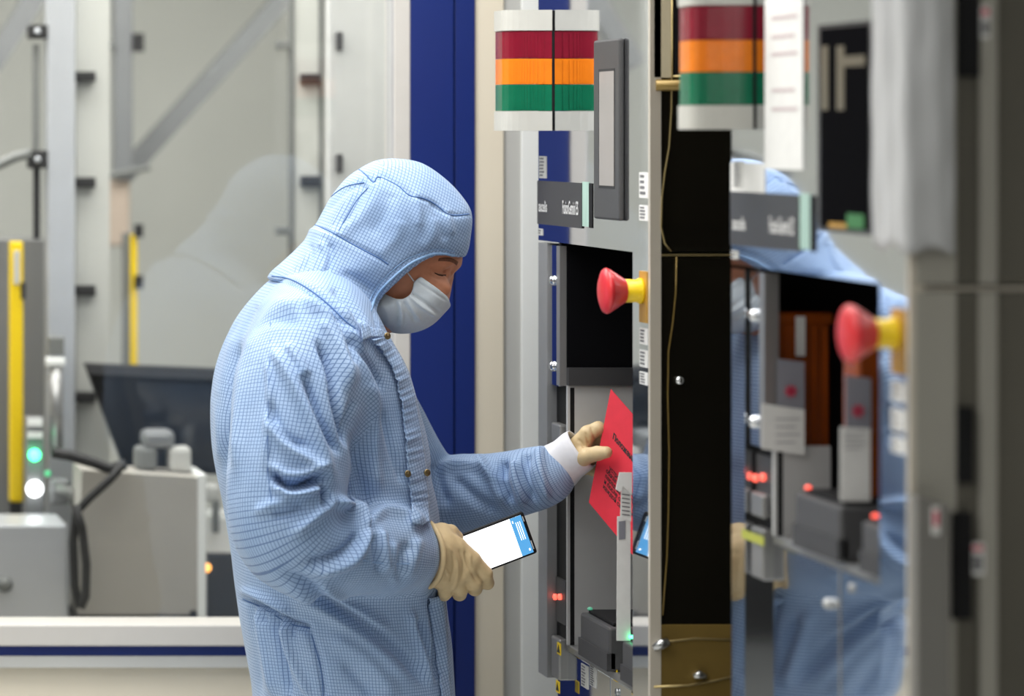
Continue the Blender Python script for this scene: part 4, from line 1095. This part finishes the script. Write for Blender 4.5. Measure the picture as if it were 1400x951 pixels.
def patch(bvh, A, B, n, mm, lift, name, m, parent, wav=0.0, uv=True, fq=1.0, thick=.0012, edge=0.0):
    """strip of cloth laid on a surface between two pixel polylines"""
    A = spline(A, 10, False); B = spline(B, 10, False)
    def res(P, k):
        L = np.concatenate([[0], np.cumsum(np.linalg.norm(np.diff(P, axis=0), axis=1))]); t = np.linspace(0, L[-1], k)
        return np.stack([np.interp(t, L, P[:, 0]), np.interp(t, L, P[:, 1])], 1)
    A = res(A, n); B = res(B, n); rows = []; last = None
    for j in range(mm):
        row = []
        for i in range(n):
            p = A[i] * (1 - j / (mm - 1)) + B[i] * (j / (mm - 1)); s = j / (mm - 1)
            l = lift + wav * (.6 * math.sin(fq * i + 2.6 * math.sin(fq * i * .31) + 1.5 * s) + .4 * math.sin(fq * 1.9 * i + 3 * s)) * (.25 + .9 * (1 - s) ** 1.5) * (.6 + .4 * math.sin(i * .21)) + edge * s
            q = hit(bvh, p[0], p[1], l)
            if q is None: q = W(p[0], p[1], last.y if last else HY)
            last = q; row.append(q)
        rows.append(row)
    mb = MB().quadsheet(rows); mb.bm.verts.ensure_lookup_table()
    uvl = mb.bm.loops.layers.uv.new('UVMap')
    if uv:
        for f in mb.bm.faces:
            for lp in f.loops: lp[uvl].uv = ((lp.vert.co.x * .97 + lp.vert.co.z * .25), lp.vert.co.z * .97 - lp.vert.co.x * .25)
    bm = mb.bm
    me = bpy.data.meshes.new(name); bm.to_mesh(me); bm.free()
    o = link(name, me, m, parent, True); so = o.modifiers.new('thickness', 'SOLIDIFY'); so.thickness = thick; so.offset = 0
    return o
patch(bvh_f, [(600, 352.5), (611, 351.5), (620, 353.5), (626, 357)], [(599, 356), (611, 356.5), (619, 358.5), (624, 362)], 14, 5, .0003, 'eyebrow', mat('eyebrow_hair', srgb(124, 80, 58), .8, noise=.35, scale=500), body, uv=False)
MB().tube([hit(bvh_f, *p, .0004) for p in ((594, 372.5), (599, 375), (604, 376), (609, 375.5))], [.0006, .0014, .0016, .0010], 6).build('eyelash', M['brow'], body, True)

# --- mask
MASK = [(572, 375), (592, 389), (616, 403), (614, 416), (604, 428), (590, 442), (574, 451), (557, 455), (541, 455), (522, 450), (500, 442), (480, 428), (476, 405), (500, 384)]
MCUT = [(573.5, 376.5), (594, 391), (614.5, 405.5), (640, 440), (600, 475), (490, 475), (470, 410), (512, 390), (531, 403), (541, 407.5), (551, 407), (559, 402), (563, 393), (563, 386), (568, 381)]
Gm = Grid((.97, 4.60, 1.36), (1.19, 4.80, 1.51), .0022)
Dm = Gm.poly2d(spline(xz([(545, 340), (600, 352), (621, 385)] + MASK[2:], HY), 4), 2)
fm = Gm.inflate(Dm, .083, .055, HY)
shell = np.maximum(fm, -(fm + .004))
mc = Gm.poly2d(xz(MCUT, HN), 1)
Gm.F = np.maximum(shell, -mc[:, None, :] + 0 * shell)
Vm, Qm = Gm.mesh(); Vm = smooth(Vm, Qm, 2); Nm = normals(Vm, Qm)
Vm = strokes(Vm, Nm, [(a_, s_, h_ * 1.5) for a_, s_, h_ in [([(541, 412), (545, 428), (541, 446)], 2.2, -.0022), ([(546, 412), (550, 430), (548, 448)], 2.5, .0018), ([(551, 411), (560, 426), (568, 440)], 2.2, -.0022), ([(556, 408), (566, 424), (576, 438)], 2.5, .002), ([(560, 404), (576, 418), (596, 431)], 2.4, .003), ([(562, 400), (580, 412), (601, 426)], 2.4, -.0022),
                      ([(570, 383), (592, 398), (610, 410)], 1.5, -.0012), ([(520, 412), (530, 428), (530, 444)], 4, .0012)]])
mask = to_mesh('face_mask', Vm, Qm, M['maskw'], man)
pl = [hit(bvh_f, *p, .0015) for p in ((549, 362), (555, 369), (560, 376))] + [W(566, 384, HN - .003)]
MB().tube(pl, .0011, 8).build('ear_loop', M['cuffw'], mask, True)

# --- hem of the hood opening, collar, placket, snaps
Ph = [hit(bvh_h, x - 2.0, y - 2.5, .0004) or W(x, y, HN) for x, y in OPEN_]
seam_on(bvh_h, [(x - (1 if y < 356 else 3), y - 3.0) for x, y in OPEN_[1:11]], 'hem', hood, .0024, 'hem', -.0004)
seam_on(bvh_h, [(x - (1 if y < 356 else 8), y - 9.0 + (3 if y > 400 else 0)) for x, y in OPEN_[1:11]], 'seam', hood, .0006, 'hem', .0002)
class Both:
    def ray_cast(s, o, d):
        c = [h for h in (bvh_c.ray_cast(o, d), bvh_h.ray_cast(o, d)) if h[0] is not None]
        return min(c, key=lambda h: h[3]) if c else (None, None, None, None)
seam_on(Both(), [(372, 377), (390, 379), (408, 386), (430, 400), (452, 418), (470, 436), (486, 449)], 'seam', hood, .0012)
seam_on(Both(), [(374, 382), (406, 391), (428, 405), (450, 423), (468, 441), (484, 455)], 'seam', hood, .0005, 'hem')
patch(bvh_c, [(486, 440), (500, 448), (516, 452), (522, 458)], [(492, 466), (504, 462), (516, 462), (523, 464)], 24, 8, .007, 'collar_tab', M['fabric'], cover, .0035, fq=.9)
placket = patch(bvh_c, [(504, 465), (526, 492), (541, 530), (548, 580), (554, 640), (560, 700), (561, 716)], [(518, 462), (541, 490), (558, 530), (568, 580), (577, 640), (581, 700), (583, 716)], 120, 11, .006, 'placket', M['fabric'], cover, .0032, fq=.8, edge=.002)
patch(bvh_c, [(582, 815), (588, 850), (594, 890), (600, 951), (603, 975)], [(604, 812), (607, 850), (609, 890), (613, 951), (615, 975)], 60, 6, .005, 'placket', M['fabric'], cover, .002, fq=.5)
for q in ((519.5, 462), (574, 646), (553, 645)):
    p = hit(bvh_c, *q, .012)
    if p is not None:
        mb = MB().lathe([(.0056, 0), (.0056, .0012), (.0048, .0022), (.0030, .0016), (.0016, .0024), (0, .0026)], p, (.35, -1, .1), 18); mb.build('snap', M['brass'], cover, True)
seam_on(bvh_c, [(370, 440), (368, 500), (367, 560), (366, 640), (372, 690)], 'seam', cover, .0006)
seam_on(bvh_c, [(423, 858), (434, 895), (440, 922), (442, 955)], 'seam', cover, .0008)
seam_on(bvh_c, [(332, 818), (362, 832), (396, 852), (424, 858)], 'seam', cover, .0009)
seam_on(bvh_c, [(486, 762), (510, 768), (536, 770), (560, 770)], 'seam', cover, .0006, 'hem')

# --- gloves
def hand(name, chains, lo, hi, m, h=.0017, bumps=None):
    G = Grid(lo, hi, h)
    for ch, k in chains:
        keep = G.F; G.F = np.full(keep.shape, 10, np.float32)
        G.chain([(tuple(W(px, py, y)), r) for px, py, y, r in ch], .003)
        f = G.F; G.F = keep; G.union(f, k)
    V, Q = G.mesh(); V = smooth(V, Q, 2, .5)
    if bumps: V = strokes(V, normals(V, Q), [(a, s_, h_ * 1.7) for a, s_, h_ in bumps])
    return to_mesh(name, V, Q, m, man)
RH = [
    ([(580, 756, 4.554, .034), (594, 757, 4.553, .031)], .0), ([(586, 738, 4.558, .024), (602, 742, 4.554, .021)], .015), ([(584, 778, 4.558, .026), (600, 780, 4.554, .022)], .015),
    ([(598, 742, 4.553, .020), (624, 748, 4.552, .0165), (645, 764, 4.551, .0140)], .016), ([(598, 754, 4.551, .020), (620, 764, 4.549, .0165), (637, 779, 4.549, .0140)], .016),
    ([(598, 766, 4.552, .020), (612, 777, 4.551, .0165), (624, 790, 4.552, .0138)], .016), ([(596, 778, 4.554, .019), (604, 788, 4.554, .0160), (608, 797, 4.556, .0130)], .016),
    ([(645, 764, 4.551, .0132), (663, 783, 4.555, .0116), (666, 796, 4.572, .0104), (659, 793, 4.602, .0094)], .003),
    ([(637, 779, 4.549, .0134), (648, 796, 4.554, .0120), (649, 804, 4.573, .0110), (641, 798, 4.604, .0100)], .003),
    ([(624, 790, 4.552, .0132), (629, 805, 4.558, .0118), (628, 811, 4.575, .0108), (622, 803, 4.604, .0098)], .003),
    ([(608, 797, 4.556, .0124), (609, 809, 4.561, .0106), (607, 812, 4.576, .0098), (603, 805, 4.602, .0088)], .003),
    ([(592, 734, 4.560, .019), (604, 727, 4.568, .0150), (616, 727, 4.576, .0122), (625, 733, 4.580, .0096)], .010)]
RB = [([(612, 745), (624, 765), (625, 790), (620, 806)], 2.4, .0012), ([(628, 750), (634, 770), (632, 790)], 2.4, -.0014), ([(636, 752), (640, 770), (652, 794)], 2.2, -.0016), ([(618, 752), (621, 772), (616, 795)], 2, -.0010), ([(643, 756), (643, 775), (648, 786)], 1.8, .0008), ([(606, 772), (614, 786)], 2, .001)]
hand('glove', RH, (1.06, 4.50, .93), (1.22, 4.64, 1.15), M['latex'], bumps=RB)
a_, b_ = W(580, 757, 4.550), W(603, 757, 4.553)
dd = (b_ - a_).normalized()
mb = MB(); ring = []
n1 = Vector((0, 0, 1)); n1 = (n1 - dd * n1.dot(dd)).normalized(); n2 = dd.cross(n1)
tilt = lambda t: (a_.lerp(b_, .62) + n1 * .050 * math.cos(t) + n2 * .040 * math.sin(t) - dd * (.010 * abs(math.cos(t)) ** 2) )
mb.tube([tilt(2 * math.pi * i / 36) for i in range(37)], .0042, 8, False).build('glove_cuff', M['latex'], man, True)

LH = [
    ([(778, 634, 4.713, .028), (795, 622, 4.686, .025)], .008),
    ([(792, 612, 4.678, .020), (804, 592, 4.662, .0130), (818, 585, 4.658, .0112), (829, 591, 4.666, .0100), (835, 602, 4.678, .0088)], .008),
    ([(793, 616, 4.684, .020), (806, 600, 4.678, .0125), (820, 597, 4.678, .0110), (832, 606, 4.682, .0098), (836, 616, 4.684, .0086)], .008),
    ([(793, 624, 4.688, .020), (804, 616, 4.690, .0122), (818, 618, 4.692, .0108), (829, 626, 4.691, .0095)], .008),
    ([(792, 632, 4.692, .018), (802, 636, 4.694, .0115), (812, 642, 4.694, .0098), (821, 646, 4.693, .0085)], .008),
    ([(790, 628, 4.670, .018), (803, 622, 4.642, .0125), (817, 619, 4.620, .0115), (829, 617.5, 4.608, .0095)], .008)]
LB = [([(790, 600), (796, 606), (800, 616)], 2, -.0012), ([(800, 590), (803, 600), (806, 606)], 2, -.0012), ([(808, 582), (811, 592), (814, 600)], 1.8, -.001)]
hand('glove', LH, (1.30, 4.56, 1.12), (1.45, 4.76, 1.29), M['latex'], bumps=LB)
# white stiff cuff of the far glove
c0, c1 = W(757, 640, 4.695), W(796, 613, 4.672)
ax = (c1 - c0).normalized(); n1 = Vector((0, 1, 0)); n1 = (n1 - ax * n1.dot(ax)).normalized(); n2 = ax.cross(n1)
rows = []
for j in range(14):
    t = j / 13; rr_ = .0390 - .005 * t + .0010 * math.sin(9 * t)
    rows.append([c0.lerp(c1, t) + (n1 * math.cos(2 * math.pi * i / 40) * .9 + n2 * math.sin(2 * math.pi * i / 40)) * (rr_ + .0012 * math.sin(3 * 2 * math.pi * i / 40 + 4 * t)) for i in range(41)])
cf = MB().quadsheet(rows); bmesh.ops.remove_doubles(cf.bm, verts=cf.bm.verts[:], dist=1e-5)
cf = cf.build('white_cuff', M['cuffw'], man, True); so = cf.modifiers.new('thickness', 'SOLIDIFY'); so.thickness = .002

# --- the phone in his near hand
K = [W(594, 744, 4.584), W(713, 699, 4.600), W(736, 753, 4.600), W(617, 800, 4.584)]   # screen corners
ex = (K[1] - K[0]); ez = (K[0] - K[3]); pn_ = ex.cross(ez).normalized()
if pn_.y > 0: pn_ = -pn_
exu, ezu = ex.normalized(), (ez - ex.normalized() * ez.dot(ex.normalized())).normalized()
Lx, Lz = ex.length, ez.length; org = K[3]
def ph(u, v, d=0.0): return org + exu * (u * Lx) + ezu * (v * Lz) + pn_ * d
PM = Matrix((exu, -pn_, ezu)).transposed().to_4x4(); PM.translation = org + exu * Lx / 2 + ezu * Lz / 2
phone = MB().box(-Lx / 2, Lx / 2, 0, .0085, -Lz / 2, Lz / 2, .0036, PM).build('phone', M['black'])
tag(phone, 'black smartphone with a bright white screen in the worker\'s near hand', 'phone')
def ps(u0, u1, v0, v1, d, m, name, par): return MB().prism([ph(u0, v0, d), ph(u1, v0, d), ph(u1, v1, d), ph(u0, v1, d)], pn_ * .0003).build(name, m, par)
scn = ps(.02, .955, .055, .945, .0002, M['scr_white'], 'screen', phone)
ps(.825, .955, .055, .945, .0006, M['scr_blue'], 'app_header', phone)
for i, v0 in enumerate((.30, .42, .54)):
    ps(.872 + .022 * i, .878 + .022 * i, .40, .82, .0010, M['scr_white'], 'header_text', scn)
ps(.842, .850, .82, .88, .0010, M['scr_white'], 'header_icon', scn); ps(.918, .932, .12, .17, .0010, M['scr_white'], 'header_icon', scn)
ps(.962, .972, .78, .90, .0006, M['white_print'], 'status_icon', phone); ps(.962, .972, .12, .32, .0006, M['white_print'], 'status_icon', phone)
